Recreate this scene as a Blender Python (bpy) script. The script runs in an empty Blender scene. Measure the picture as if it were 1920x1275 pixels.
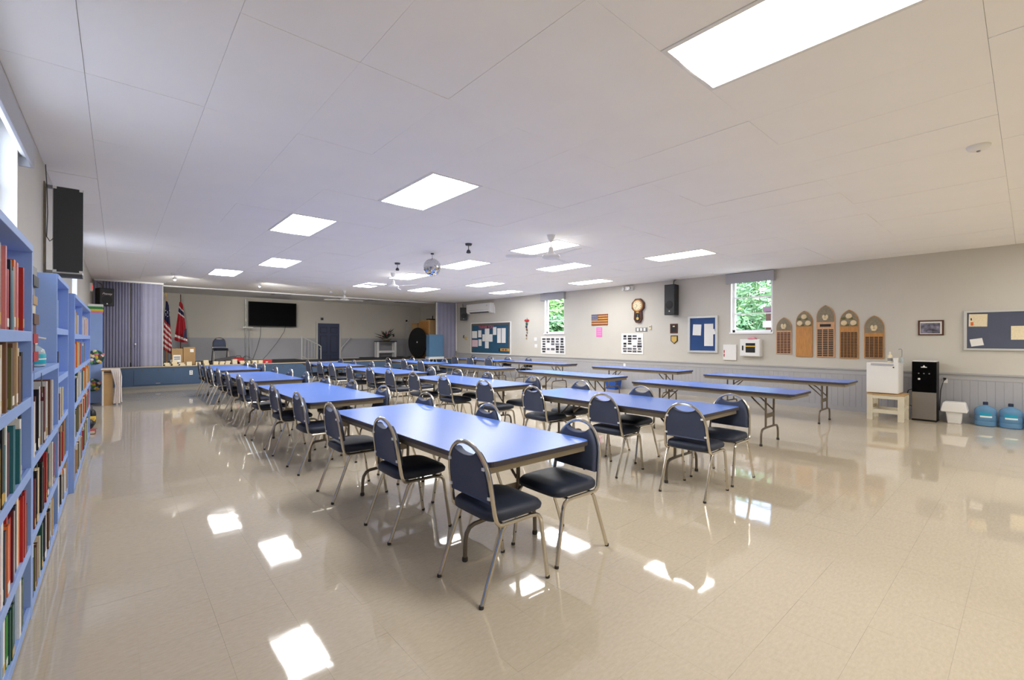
import bpy, math, random
from mathutils import Vector, Matrix
random.seed(7)
PI = math.pi
SC = bpy.context.scene
COL = SC.collection

# ------------------------------------------------------------------ camera
F_PX, YAW, ROLL, CAM_H = 847.6, 0.72, 0.0031, 1.423
cd = bpy.data.cameras.new('camera')
cd.sensor_fit = 'HORIZONTAL'; cd.sensor_width = 36.0
cd.lens = F_PX / 1920.0 * 36.0
cd.shift_x = -3.2 / 1920.0
cd.shift_y = 0.2 / 1920.0
cd.clip_start = 0.02; cd.clip_end = 200
cam = bpy.data.objects.new('camera', cd); COL.objects.link(cam)
_s, _c = math.sin(YAW), math.cos(YAW)
_R, _U, _F = Vector((_c, -_s, 0)), Vector((0, 0, 1)), Vector((_s, _c, 0))
_cx = _R * math.cos(ROLL) + _U * math.sin(ROLL)
_cy = _U * math.cos(ROLL) - _R * math.sin(ROLL)
_cz = -_F
cam.matrix_world = Matrix(((_cx.x, _cy.x, _cz.x, 0), (_cx.y, _cy.y, _cz.y, 0), (_cx.z, _cy.z, _cz.z, CAM_H), (0, 0, 0, 1)))
SC.camera = cam

# ------------------------------------------------------------------ world, exposure
LAMP = 8.0           # radiance of the ceiling light lenses
SKY = 0.62
w = bpy.data.worlds.new('world'); SC.world = w; w.use_nodes = True
nt = w.node_tree; nt.nodes.clear()
sky = nt.nodes.new('ShaderNodeTexSky'); sky.sky_type = 'NISHITA'
sky.sun_elevation = math.radians(52); sky.sun_rotation = math.radians(160); sky.sun_disc = False
sky.air_density = 1.0; sky.dust_density = 2.0
bg = nt.nodes.new('ShaderNodeBackground'); bg.inputs[1].default_value = SKY
wo = nt.nodes.new('ShaderNodeOutputWorld')
nt.links.new(sky.outputs[0], bg.inputs[0]); nt.links.new(bg.outputs[0], wo.inputs[0])
vs = SC.view_settings
vs.view_transform = 'Standard'; vs.look = 'None'; vs.gamma = 1.0; vs.use_curve_mapping = False
vs.exposure = 1.5
SC.cycles.max_bounces = 16; SC.cycles.diffuse_bounces = 12; SC.cycles.glossy_bounces = 6

# ------------------------------------------------------------------ dimensions
XL, XR = -0.519, 11.237
YN, YS, YB = -4.6, 16.5, 19.8          # wall behind the camera, stage front, stage back wall
H, SZ = 3.046, 0.635                   # ceiling, stage floor
RAIL = 0.865
TX0, TY0, TW, TL = 0.4564, 1.3678, 0.6096, 1.2192     # ceiling grid

# ------------------------------------------------------------------ materials
def lin(c):
    return tuple(((v / 255.0) / 12.92 if v / 255.0 <= 0.04045 else ((v / 255.0 + 0.055) / 1.055) ** 2.4) for v in c) + (1.0,)
MATS = {}
def M(key, rgb=None, rough=0.6, metal=0.0, var=0.0, vscale=8.0, bump=0.0, bscale=60.0, emit=None, estr=0.0, coat=0.0, spec=0.5, trans=0.0, ior=1.45, alpha=1.0, vdim=None):
    if key in MATS: return MATS[key]
    m = bpy.data.materials.new(key); m.use_nodes = True
    t = m.node_tree; b = t.nodes['Principled BSDF']
    b.inputs['Base Color'].default_value = lin(rgb)
    b.inputs['Roughness'].default_value = rough
    b.inputs['Metallic'].default_value = metal
    b.inputs['Specular IOR Level'].default_value = spec
    b.inputs['Coat Weight'].default_value = coat
    b.inputs['IOR'].default_value = ior
    b.inputs['Transmission Weight'].default_value = trans
    b.inputs['Alpha'].default_value = alpha
    if emit:
        b.inputs['Emission Color'].default_value = lin(emit); b.inputs['Emission Strength'].default_value = estr
    tc = None
    if var > 0 or bump > 0:
        tc = t.nodes.new('ShaderNodeTexCoord')
    if var > 0:
        n = t.nodes.new('ShaderNodeTexNoise'); n.inputs['Scale'].default_value = vscale; n.inputs['Detail'].default_value = 5
        src = tc.outputs['Object']
        if vdim:
            mp = t.nodes.new('ShaderNodeMapping'); mp.inputs['Scale'].default_value = vdim
            t.links.new(src, mp.inputs[0]); src = mp.outputs[0]
        t.links.new(src, n.inputs['Vector'])
        r = t.nodes.new('ShaderNodeValToRGB')
        base = lin(rgb)
        r.color_ramp.elements[0].position = 0.3; r.color_ramp.elements[1].position = 0.7
        r.color_ramp.elements[0].color = tuple(max(0, v * (1 - var)) for v in base[:3]) + (1,)
        r.color_ramp.elements[1].color = tuple(min(1, v * (1 + var)) for v in base[:3]) + (1,)
        t.links.new(n.outputs['Fac'], r.inputs[0]); t.links.new(r.outputs[0], b.inputs['Base Color'])
    if bump > 0:
        n2 = t.nodes.new('ShaderNodeTexNoise'); n2.inputs['Scale'].default_value = bscale; n2.inputs['Detail'].default_value = 3
        t.links.new(tc.outputs['Object'], n2.inputs['Vector'])
        bm = t.nodes.new('ShaderNodeBump'); bm.inputs['Strength'].default_value = bump; bm.inputs['Distance'].default_value = 0.01
        t.links.new(n2.outputs['Fac'], bm.inputs['Height']); t.links.new(bm.outputs[0], b.inputs['Normal'])
    MATS[key] = m
    return m

M('wall', (203, 199, 189), 0.75, var=0.02, vscale=1.5, bump=0.05, bscale=90)
M('wainscot', (172, 172, 176), 0.6, var=0.02, vscale=3)
M('rail', (176, 176, 178), 0.5)
M('ceiling', (250, 248, 243), 0.85, var=0.012, vscale=2.0, bump=0.08, bscale=220)
M('ceiling_gap', (150, 147, 144), 0.9)
M('white', (236, 235, 232), 0.45)
M('white_trim', (240, 240, 240), 0.4)
M('grout', (176, 162, 140), 0.5)
M('stage_blue', (66, 88, 116), 0.5, var=0.05, vscale=2)
M('stage_dark', (40, 42, 52), 0.6)
M('stage_lip', (196, 178, 146), 0.5)
M('base_grey', (128, 128, 126), 0.6)
M('curtain', (150, 150, 172), 0.75, var=0.05, vscale=3)
M('shelf', (146, 174, 228), 0.5, var=0.03, vscale=4)
M('black', (18, 18, 20), 0.5)
M('screen', (3, 3, 4), 0.5, spec=.08)
M('charcoal', (66, 68, 68), 0.8, bump=0.25, bscale=700)
M('dark_grey', (76, 76, 78), 0.5)
M('valance', (172, 172, 176), 0.6)
M('chrome', (205, 198, 184), 0.2, metal=1.0)
M('grey_metal', (150, 150, 150), 0.35, metal=0.9)
M('table_metal', (122, 112, 98), 0.42, metal=0.55)
M('table_apron', (150, 138, 116), 0.45, metal=0.25)
M('table_edge', (64, 58, 62), 0.5)
M('table_blue', (96, 136, 222), 0.26, spec=0.5, var=0.015, vscale=3)
M('vinyl', (38, 44, 60), 0.5, var=0.06, vscale=14, bump=0.12, bscale=260)
M('vinyl_back', (64, 72, 96), 0.62, var=0.05, vscale=12, bump=0.1, bscale=400)
M('rubber', (58, 54, 50), 0.6)
M('rail_paint', (200, 200, 196), .45)
M('frame_silver', (206, 206, 202), .35, metal=.3)
M('paper', (236, 234, 230), 0.8)
M('pages', (232, 218, 184), 0.85, var=0.08, vscale=40)
M('lens', (250, 250, 250), 0.5, emit=(255, 254, 252), estr=LAMP)
M('window_glass', (255, 255, 255), 0.0, trans=1.0, ior=1.02, spec=0.15)
M('wood', (190, 134, 72), 0.5, var=0.18, vscale=5, vdim=(14, 14, 1.5))
M('wood_dark', (84, 46, 28), 0.4, var=0.2, vscale=6)
M('wood_light', (196, 160, 112), 0.55, var=0.08, vscale=6)
M('stone_relief', (140, 130, 110), 0.8, var=0.15, vscale=30)
M('cream_relief', (226, 206, 170), 0.8, var=0.1, vscale=60)
M('cardboard', (170, 138, 96), 0.8, var=0.05, vscale=6)
M('navy', (44, 54, 84), 0.4)
M('red', (176, 44, 48), 0.5)

# floor: glossy vinyl composition tile
def floor_mat():
    m = bpy.data.materials.new('floor_tile'); m.use_nodes = True; t = m.node_tree; b = t.nodes['Principled BSDF']
    tc = t.nodes.new('ShaderNodeTexCoord'); ge = t.nodes.new('ShaderNodeNewGeometry')
    mp = t.nodes.new('ShaderNodeMapping'); mp.inputs['Scale'].default_value = (1.0, 2.6, 1.0)
    t.links.new(ge.outputs['Position'], mp.inputs[0])
    n = t.nodes.new('ShaderNodeTexNoise'); n.inputs['Scale'].default_value = 26; n.inputs['Detail'].default_value = 7; n.inputs['Roughness'].default_value = 0.65
    t.links.new(mp.outputs[0], n.inputs['Vector'])
    r = t.nodes.new('ShaderNodeValToRGB')
    r.color_ramp.elements[0].position = 0.3; r.color_ramp.elements[0].color = lin((194, 181, 159))
    r.color_ramp.elements[1].position = 0.68; r.color_ramp.elements[1].color = lin((206, 194, 173))
    t.links.new(n.outputs['Fac'], r.inputs[0])
    n3 = t.nodes.new('ShaderNodeTexNoise'); n3.inputs['Scale'].default_value = 0.7; n3.inputs['Detail'].default_value = 2
    t.links.new(ge.outputs['Position'], n3.inputs['Vector'])
    mx = t.nodes.new('ShaderNodeMix'); mx.data_type = 'RGBA'; mx.blend_type = 'MULTIPLY'
    r2 = t.nodes.new('ShaderNodeValToRGB'); r2.color_ramp.elements[0].color = (0.93, 0.93, 0.93, 1); r2.color_ramp.elements[1].color = (1, 1, 0.985, 1)
    t.links.new(n3.outputs['Fac'], r2.inputs[0])
    mx.inputs[0].default_value = 1.0
    t.links.new(r.outputs[0], mx.inputs[6]); t.links.new(r2.outputs[0], mx.inputs[7]); t.links.new(mx.outputs[2], b.inputs['Base Color'])
    b.inputs['Roughness'].default_value = 0.045
    b.inputs['Specular IOR Level'].default_value = 0.62
    n2 = t.nodes.new('ShaderNodeTexNoise'); n2.inputs['Scale'].default_value = 4.5; n2.inputs['Detail'].default_value = 1.5
    t.links.new(ge.outputs['Position'], n2.inputs['Vector'])
    bp = t.nodes.new('ShaderNodeBump'); bp.inputs['Strength'].default_value = 0.07; bp.inputs['Distance'].default_value = 0.01
    t.links.new(n2.outputs['Fac'], bp.inputs['Height']); t.links.new(bp.outputs[0], b.inputs['Normal'])
    MATS['floor_tile'] = m
floor_mat()

# ------------------------------------------------------------------ mesh helpers
class MB:
    def __init__(s): s.v = []; s.f = []
    def add(s, vs, fs):
        o = len(s.v); s.v += [tuple(v) for v in vs]; s.f += [tuple(i + o for i in f) for f in fs]; return s
    def box(s, x0, x1, y0, y1, z0, z1):
        vs = [(x0, y0, z0), (x1, y0, z0), (x1, y1, z0), (x0, y1, z0), (x0, y0, z1), (x1, y0, z1), (x1, y1, z1), (x0, y1, z1)]
        return s.add(vs, [(0, 3, 2, 1), (4, 5, 6, 7), (0, 1, 5, 4), (1, 2, 6, 5), (2, 3, 7, 6), (3, 0, 4, 7)])
    def obox(s, c, sz, rz=0.0, rx=0.0, ry=0.0):
        mt = Matrix.Translation(c) @ Matrix.Rotation(rz, 4, 'Z') @ Matrix.Rotation(ry, 4, 'Y') @ Matrix.Rotation(rx, 4, 'X')
        a, b, d = sz[0] / 2, sz[1] / 2, sz[2] / 2
        vs = [mt @ Vector(p) for p in [(-a, -b, -d), (a, -b, -d), (a, b, -d), (-a, b, -d), (-a, -b, d), (a, -b, d), (a, b, d), (-a, b, d)]]
        return s.add(vs, [(0, 3, 2, 1), (4, 5, 6, 7), (0, 1, 5, 4), (1, 2, 6, 5), (2, 3, 7, 6), (3, 0, 4, 7)])
    def tube(s, pts, r, n=8, caps=True):
        pts = [Vector(p) for p in pts]; rings = []
        rr = r if isinstance(r, (list, tuple)) else [r] * len(pts)
        prev = None
        for i, p in enumerate(pts):
            if i == 0: t = pts[1] - p
            elif i == len(pts) - 1: t = p - pts[i - 1]
            else: t = (pts[i + 1] - p).normalized() + (p - pts[i - 1]).normalized()
            t.normalize()
            if prev is None:
                a = Vector((0, 0, 1)) if abs(t.z) < 0.9 else Vector((1, 0, 0))
                u = t.cross(a).normalized()
            else:
                u = (prev - t * prev.dot(t)).normalized()
            prev = u; v2 = t.cross(u)
            rings.append([p + (u * math.cos(2 * PI * k / n) + v2 * math.sin(2 * PI * k / n)) * rr[i] for k in range(n)])
        vs = [q for g in rings for q in g]; fs = []
        for i in range(len(pts) - 1):
            for k in range(n):
                a = i * n + k; b = i * n + (k + 1) % n
                fs.append((a, b, b + n, a + n))
        if caps:
            fs.append(tuple(range(n - 1, -1, -1))); fs.append(tuple((len(pts) - 1) * n + k for k in range(n)))
        return s.add(vs, fs)
    def cyl(s, p0, p1, r, n=12, r1=None): return s.tube([p0, p1], [r, r if r1 is None else r1], n)
    def lathe(s, c, prof, n=20, axis='Z'):
        vs = []; fs = []
        for (r, z) in prof:
            for k in range(n):
                a = 2 * PI * k / n; p = (r * math.cos(a), r * math.sin(a), z)
                if axis == 'X': p = (z, r * math.cos(a), r * math.sin(a))
                if axis == 'Y': p = (r * math.cos(a), z, r * math.sin(a))
                vs.append((c[0] + p[0], c[1] + p[1], c[2] + p[2]))
        m = len(prof)
        for i in range(m - 1):
            for k in range(n):
                a = i * n + k; b = i * n + (k + 1) % n
                fs.append((a, b, b + n, a + n))
        fs.append(tuple(range(n - 1, -1, -1))); fs.append(tuple((m - 1) * n + k for k in range(n)))
        return s.add(vs, fs)
    def sphere(s, c, r, n=16, m=10, sx=1, sy=1, sz=1):
        prof = [(max(1e-4, math.sin(PI * i / m)), -math.cos(PI * i / m)) for i in range(m + 1)]
        o = len(s.v); s.lathe((0, 0, 0), prof, n)
        for i in range(o, len(s.v)):
            x, y, z = s.v[i]; s.v[i] = (c[0] + x * r * sx, c[1] + y * r * sy, c[2] + z * r * sz)
        return s
    def prism(s, poly, a0, a1, axis='X'):
        n = len(poly)
        def P(u, v, a):
            return (a, u, v) if axis == 'X' else ((u, a, v) if axis == 'Y' else (u, v, a))
        vs = [P(u, v, a0) for u, v in poly] + [P(u, v, a1) for u, v in poly]
        fs = [tuple(range(n - 1, -1, -1)), tuple(range(n, 2 * n))] + [(i, (i + 1) % n, n + (i + 1) % n, n + i) for i in range(n)]
        return s.add(vs, fs)
    def xf(s, mt, start=0):
        for i in range(start, len(s.v)): s.v[i] = tuple(mt @ Vector(s.v[i]))
        return s
    def mesh(s, name, mat, smooth=False, ang=40):
        me = bpy.data.meshes.new(name); me.from_pydata(s.v, [], s.f); me.update()
        import bmesh
        b = bmesh.new(); b.from_mesh(me); bmesh.ops.recalc_face_normals(b, faces=b.faces); b.to_mesh(me); b.free()
        if mat is not None: me.materials.append(MATS[mat] if isinstance(mat, str) else mat)
        if smooth:
            for p in me.polygons: p.use_smooth = True
            me.set_sharp_from_angle(angle=math.radians(ang))
        return me
    def build(s, name, mat, parent=None, smooth=False, bevel=0.0, kind=None, label=None):
        return obj(name, s.mesh(name, mat, smooth), parent, bevel, kind, label)

def obj(name, me, parent=None, bevel=0.0, kind=None, label=None):
    o = bpy.data.objects.new(name, me); COL.objects.link(o)
    if parent is not None: o.parent = parent
    if bevel > 0:
        md = o.modifiers.new('bevel', 'BEVEL'); md.width = bevel; md.segments = 2; md.limit_method = 'ANGLE'; md.angle_limit = math.radians(50)
    if kind: o['kind'] = kind
    if label: o['label'] = label
    return o
def tag(o, label, cat, group=None):
    o['label'] = label; o['category'] = cat
    if group: o['group'] = group
    return o
def thing(name, label, cat, loc=(0, 0, 0), rz=0.0, group=None):
    o = bpy.data.objects.new(name, None); o.empty_display_size = 0.1; COL.objects.link(o)
    o.location = loc; o.rotation_euler = (0, 0, rz)
    return tag(o, label, cat, group)
def B(*a): return MB().box(*a)
def struct(name, mb, mat, parent=None, **k):
    o = mb.build(name, mat, parent, **k)
    if parent is None: o['kind'] = 'structure'
    return o
def copy_tree(o, parent=None):
    c = o.copy(); COL.objects.link(c); c.parent = parent
    for ch in list(o.children): copy_tree(ch, c)
    return c
def text_mesh(txt, size, mat, depth=0.001, shear=0.0):
    cu = bpy.data.curves.new('lettering', 'FONT'); cu.body = txt; cu.size = size; cu.extrude = depth; cu.align_x = 'CENTER'; cu.align_y = 'CENTER'; cu.shear = shear; cu.resolution_u = 3
    t = bpy.data.objects.new('lettering', cu); COL.objects.link(t)
    dg = bpy.context.evaluated_depsgraph_get()
    me = bpy.data.meshes.new_from_object(t.evaluated_get(dg))
    bpy.data.objects.remove(t); me.materials.clear(); me.materials.append(MATS[mat]); me.name = 'lettering'
    return me
def text_on(parent, txt, size, mat, loc, face='-X', shear=0.0, name='lettering', spin=0.0):
    o = obj(name, text_mesh(txt, size, mat, 0.0015, shear), parent)
    if face == '-X': o.matrix_local = Matrix.Translation(loc) @ Matrix(((0, 0, -1, 0), (-1, 0, 0, 0), (0, 1, 0, 0), (0, 0, 0, 1))) @ Matrix.Rotation(spin, 4, 'Z')
    elif face == '-Y': o.matrix_local = Matrix.Translation(loc) @ Matrix(((1, 0, 0, 0), (0, 0, -1, 0), (0, 1, 0, 0), (0, 0, 0, 1)))
    elif face == '+X': o.matrix_local = Matrix.Translation(loc) @ Matrix(((0, 0, 1, 0), (1, 0, 0, 0), (0, 1, 0, 0), (0, 0, 0, 1)))
    return o
def arc(c, r, a0, a1, n):
    return [(c[0] + r * math.cos(a0 + (a1 - a0) * i / n), c[1] + r * math.sin(a0 + (a1 - a0) * i / n)) for i in range(n + 1)]
def rrect(x0, x1, y0, y1, r, n=5):
    return arc((x1 - r, y1 - r), r, 0, PI / 2, n) + arc((x0 + r, y1 - r), r, PI / 2, PI, n) + arc((x0 + r, y0 + r), r, PI, 1.5 * PI, n) + arc((x1 - r, y0 + r), r, 1.5 * PI, 2 * PI, n)

# ================================================================== STRUCTURE
# floor: sub-floor plus 12 inch tiles
fl = struct('floor', B(XL - 0.2, XR + 0.2, YN, YS + 0.05, -0.05, -0.004), 'grout')
TS, FX, FY = 0.3048, 0.077, 2.966
tile_mb = MB(); g = 0.00025
tile_mb.box(-TS / 2 + g, TS / 2 - g, -TS / 2 + g, TS / 2 - g, -0.004, 0.0)
tile_me = tile_mb.mesh('floor_tile', 'floor_tile')
cells = []
i0, i1 = math.floor((XL - FX) / TS), math.ceil((XR - FX) / TS)
j0, j1 = math.floor((YN - FY) / TS), math.ceil((YS - FY) / TS)
for i in range(i0, i1):
    for j in range(j0, j1):
        cells.append((FX + (i + .5) * TS, FY + (j + .5) * TS))
def in_view(x, y):
    Zd = x * _s + y * _c
    if Zd < 0.3: return None
    u = 963.2 + F_PX * (x * _c - y * _s) / Zd; v = 637.7 + F_PX * CAM_H / Zd
    return (Zd if -10 < u < 1930 and v < 1290 else None)
seen = sorted([(in_view(*c), c) for c in cells if in_view(*c)])
near = set(c for _, c in seen[:290])
rest = MB()
for (x, y) in cells:
    tx, ty = random.uniform(-1, 1) * 0.0016, random.uniform(-1, 1) * 0.0016
    x0, x1 = max(x - TS / 2 + g, XL), min(x + TS / 2 - g, XR); y0, y1 = max(y - TS / 2 + g, YN), min(y + TS / 2 - g, YS)
    if (x, y) in near and x0 > XL + .001 and x1 < XR - .001:
        o = obj('floor_tile', tile_me, fl); o.location = (x, y, 0); o.rotation_euler = (tx, ty, 0)
    else:
        zz = lambda px, py: -(px - x) * ty + (py - y) * tx
        rest.add([(x0, y0, zz(x0, y0)), (x1, y0, zz(x1, y0)), (x1, y1, zz(x1, y1)), (x0, y1, zz(x0, y1))], [(0, 1, 2, 3)])
rest.build('floor_tile', 'floor_tile', fl, kind='stuff')

# ceiling: backing slab plus 2x4 ft tiles, lights take grid cells
LIGHTS = [(3, -1), (3, 2), (2, 4), (3, 7), (2, 9), (8, 3), (11, 4), (15, 5), (12, 2), (15, 8), (12, 7), (8, 5), (8, 7), (8, 9), (11, 9), (3, -4), (8, -3), (12, -3), (15, -3)]  # last four are unseen, added to brighten the near and right sides
ce = struct('ceiling', B(XL - 0.2, XR + 0.2, YN, 17.3, H + 0.012, H + 0.15), 'ceiling_gap')
ct_me = MB().box(-TW / 2 + .0009, TW / 2 - .0009, -TL / 2 + .0009, TL / 2 - .0009, 0, 0.012).mesh('ceiling_tile', 'ceiling')
rear = MB()
for c in range(-2, 18):
    for r in range(-5, 13):
        if (c, r) in LIGHTS: continue
        x, y = TX0 + (c + .5) * TW, TY0 + (r + .5) * TL
        x0, x1 = max(x - TW / 2, XL), min(x + TW / 2, XR); y1 = min(y + TL / 2, 17.2); y0 = max(y - TL / 2, YN)
        if x1 - x0 < .02 or y1 - y0 < .02: continue
        full = x1 - x0 > TW - .001 and y1 - y0 > TL - .001
        dz = random.choice((0, 0, 0, 0.0008, 0.002, 0.0035))
        if r < -2 or (r == -2 and c < 4):
            rear.box(x0 + .0009, x1 - .0009, y0 + .0009, y1 - .0009, H + dz, H + .012)
            continue
        if full:
            o = obj('ceiling_tile', ct_me, ce)
            o.location = (x, y, H + dz); o.rotation_euler = (random.uniform(-1, 1) * .002, random.uniform(-1, 1) * .003, 0)
        else:
            B(x0 + .0015, x1 - .0015, y0 + .0015, y1 - .0015, H + dz, H + .012).build('ceiling_tile', 'ceiling', ce)
rear.build('ceiling_tile', 'ceiling', ce, kind='stuff')
struct('trim_1', B(XL, XR, 17.2, 17.32, H - 0.035, H + 0.05), 'white_trim')
struct('ceiling_stage', B(XL - .2, XR + .2, 17.3, YB + .1, H - 0.012, H + 0.15), 'ceiling')

# walls
def wall_with_holes(name, X0, X1, y0, y1, z0, z1, holes, mat):
    mb = MB(); ys = y0
    for (a, b, c, d) in sorted(holes):
        mb.box(X0, X1, ys, a, z0, z1); mb.box(X0, X1, a, b, z0, c); mb.box(X0, X1, a, b, d, z1); ys = b
    mb.box(X0, X1, ys, y1, z0, z1)
    return struct(name, mb, mat)
WR = [(3.86, 4.80, 1.605, 2.92), (10.26, 11.18, 1.645, 2.92)]
WL = [(2.75, 4.60, 2.0, 2.92), (9.6, 10.75, 2.0, 2.92)]
wr = wall_with_holes('wall_right', XR, XR + 0.2, YN, YB + .1, 0, H + .05, WR, 'wall')
wl = wall_with_holes('wall_left', XL - 0.2, XL, YN, YB + .1, 0, H + .05, WL, 'wall')
struct('wall_back', B(XL - .2, XR + .2, YB, YB + .15, 0, H + .05), 'wall')
struct('wall_near', B(XL - .2, XR + .2, YN - .15, YN, 0, H + .05), 'wall')
# wainscot panels with vertical grooves
def wainscot(parent, X, sgn, y0, y1, z0, z1):
    y = y0; k = 0
    while y < y1 - .05:
        e = min(y + 1.219, y1); mb = MB(); n = max(1, round((e - y) / .1016)); d = (e - y) / n
        for q in range(n):
            a, b = y + q * d, y + (q + 1) * d
            poly = [(X, a), (X + sgn * .0075, a + .0005), (X + sgn * .010, a + .003), (X + sgn * .010, b - .003), (X + sgn * .0075, b - .0005), (X, b)]
            mb.prism(poly, z0, z1, 'Z')
        mb.build('wainscot_panel', 'wainscot', parent); y = e
wainscot(wr, XR - .0005, -1, YN, YS, 0.0, RAIL - .05)
wainscot(wl, XL + .0005, 1, YN, YS, 0.0, RAIL - .05)
def rail_profile(X, sg): return [(X, RAIL - .125), (X + sg * .014, RAIL - .125), (X + sg * .018, RAIL - .11), (X + sg * .018, RAIL - .035), (X + sg * .04, RAIL - .03), (X + sg * .045, RAIL - .006), (X + sg * .03, RAIL), (X, RAIL)]
tr = MB(); tr.prism(rail_profile(XR, -1), YN, YS, 'Y'); struct('trim_2', tr, 'rail')
tr = MB(); tr.prism(rail_profile(XL, 1), YN, YS, 'Y'); struct('trim_3', tr, 'rail')
struct('baseboard_right', B(XR - .02, XR, YN, YS, 0, .09), 'wainscot')
struct('baseboard_left', B(XL, XL + .02, YN, YS, 0, .09), 'wainscot')
struct('baseboard_back', B(XL, XR, YB - .02, YB, SZ, SZ + .08), 'wainscot')
struct('wall_stage_lower', B(XL, XR, YB - .012, YB, SZ, 1.47), 'wainscot')
struct('trim_4', B(XL, XR, YB - .03, YB, 1.44, 1.48), 'rail')

# stage: deck with a stair well in front of the door
WX0, WX1, WY = 5.45, 8.15, 18.75
st = MB(); st.box(XL, XR, YS + .02, WY, 0, SZ); st.box(XL, WX0, WY, YB, 0, SZ); st.box(WX1, XR, WY, YB, 0, SZ); st.box(WX0, WX1, WY, YB, 0, 0.08)
struct('floor_stage', st, 'stage_dark')
for k in range(3):
    struct('stair_step', MB().box(WX0, WX0 + .28 * (3 - k), WY, YB - .02, .08 + .135 * k, .08 + .135 * (k + 1)), 'stage_dark')
sf = struct('wall_stage_front', B(XL, XR, YS, YS + .02, 0, SZ - .02), 'stage_blue')
struct('trim_5', B(XL, XR, YS - .025, YS + .06, SZ - .02, SZ + .004), 'stage_lip')
struct('baseboard_stage', B(XL, XR, YS - .05, YS, 0, .085), 'base_grey')
for (a, b) in ((0.35, 1.42), (2.4, 3.55), (3.6, 4.75), (5.9, 7.0), (8.0, 9.1)):
    p = B(a, b, YS - .012, YS, .12, SZ - .1).build('access_panel', 'stage_blue', sf, bevel=.003)
    for x in (a + .18, (a + b) / 2, b - .18): B(x - .02, x + .02, YS - .02, YS - .01, SZ - .13, SZ - .09).build('hinge', 'dark_grey', p)
    B((a + b) / 2 - .05, (a + b) / 2 + .05, YS - .02, YS - .01, .14, .165).build('latch', 'grey_metal', p)

# windows
def window(name, X, out, a, b, c, d, bars, W=.2):
    """window in a side wall: reveal, frame, sash bars, panes"""
    r = bpy.data.objects.new(name, None); COL.objects.link(r); r.location = (X, (a + b) / 2, c); r['kind'] = 'structure'
    def L(mb): return mb.xf(Matrix.Translation((-X, -(a + b) / 2, -c)))
    xo = X + out * W; lo, hi = min(X, xo), max(X, xo)
    mb = MB(); t = .012
    mb.box(lo, hi, a, a + t, c, d); mb.box(lo, hi, b - t, b, c, d); mb.box(lo, hi, a, b, d - t, d)
    L(mb).build('reveal', 'white_trim', r)
    sl = MB(); sl.box(min(X - out * .03, xo), max(X - out * .03, xo), a - .02, b + .02, c - .02, c + .02); L(sl).build('sill', 'white_trim', r, bevel=.004)
    f0, f1 = sorted((X + out * .10, X + out * .15)); fr = MB(); q = .055
    fr.box(f0, f1, a + t, a + t + q, c + .02, d - t); fr.box(f0, f1, b - t - q, b - t, c + .02, d - t)
    fr.box(f0, f1, a + t, b - t, c + .02, c + .02 + q); fr.box(f0, f1, a + t, b - t, d - t - q, d - t)
    L(fr).build('window_frame', 'white_trim', r)
    z0, z1 = c + .02 + q, d - t - q
    for k in range(bars):
        zb = z0 + (z1 - z0) * (k + 1) / (bars + 1); m2 = MB(); m2.box(f0, f1, a + t + q, b - t - q, zb - .016, zb + .016); L(m2).build('sash_bar', 'white_trim', r)
    for k in range(bars + 1):
        za, zb = z0 + (z1 - z0) * k / (bars + 1), z0 + (z1 - z0) * (k + 1) / (bars + 1)
        xm = (f0 + f1) / 2; m3 = MB(); m3.box(xm - .002, xm + .002, a + t + q, b - t - q, za, zb); L(m3).build('pane', 'window_glass', r)
    return r
window('window_1', XR, 1, *WR[0], 2)
window('window_2', XR, 1, *WR[1], 2)
window('window_3', XL, -1, *WL[0], 1)
window('window_4', XL, -1, *WL[1], 1)

# window valance boxes (rolled shade boxes)
def valance(X, sg, a, b, z0, z1, d, label):
    t = thing('window_valance', label, 'valance', (X, (a + b) / 2, z0), group='grey window valances')
    ym = (a + b) / 2; x1 = sg * d
    s_ = sorted((x1, x1 - sg * .018)); B(s_[0], s_[1], a - ym, b - ym, 0, z1 - z0).build('front_board', 'valance', t, bevel=.003)
    for e in (a - ym, b - ym - .018):
        q = sorted((0, x1 - sg * .018)); B(q[0], q[1], e, e + .018, 0, z1 - z0).build('end_board', 'valance', t)
    q = sorted((0, x1 - sg * .018)); B(q[0], q[1], a - ym + .018, b - ym - .018, z1 - z0 - .018, z1 - z0).build('top_board', 'valance', t)
    MB().cyl((x1 * .5, a - ym + .03, (z1 - z0) * .55), (x1 * .5, b - ym - .03, (z1 - z0) * .55), .035).build('roller', 'white', t, smooth=True)
    return t
valance(XR, -1, 3.80, 4.88, 2.80, 3.035, .10, 'grey valance box above window beside the arched wooden plaques')
valance(XR, -1, 10.19, 11.30, 2.80, 3.035, .10, 'grey valance box above the narrow window over the photo poster')
valance(XL, 1, 2.6, 4.66, 2.63, 2.80, .075, 'long grey valance box above the window over the nearest bookcase')

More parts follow.
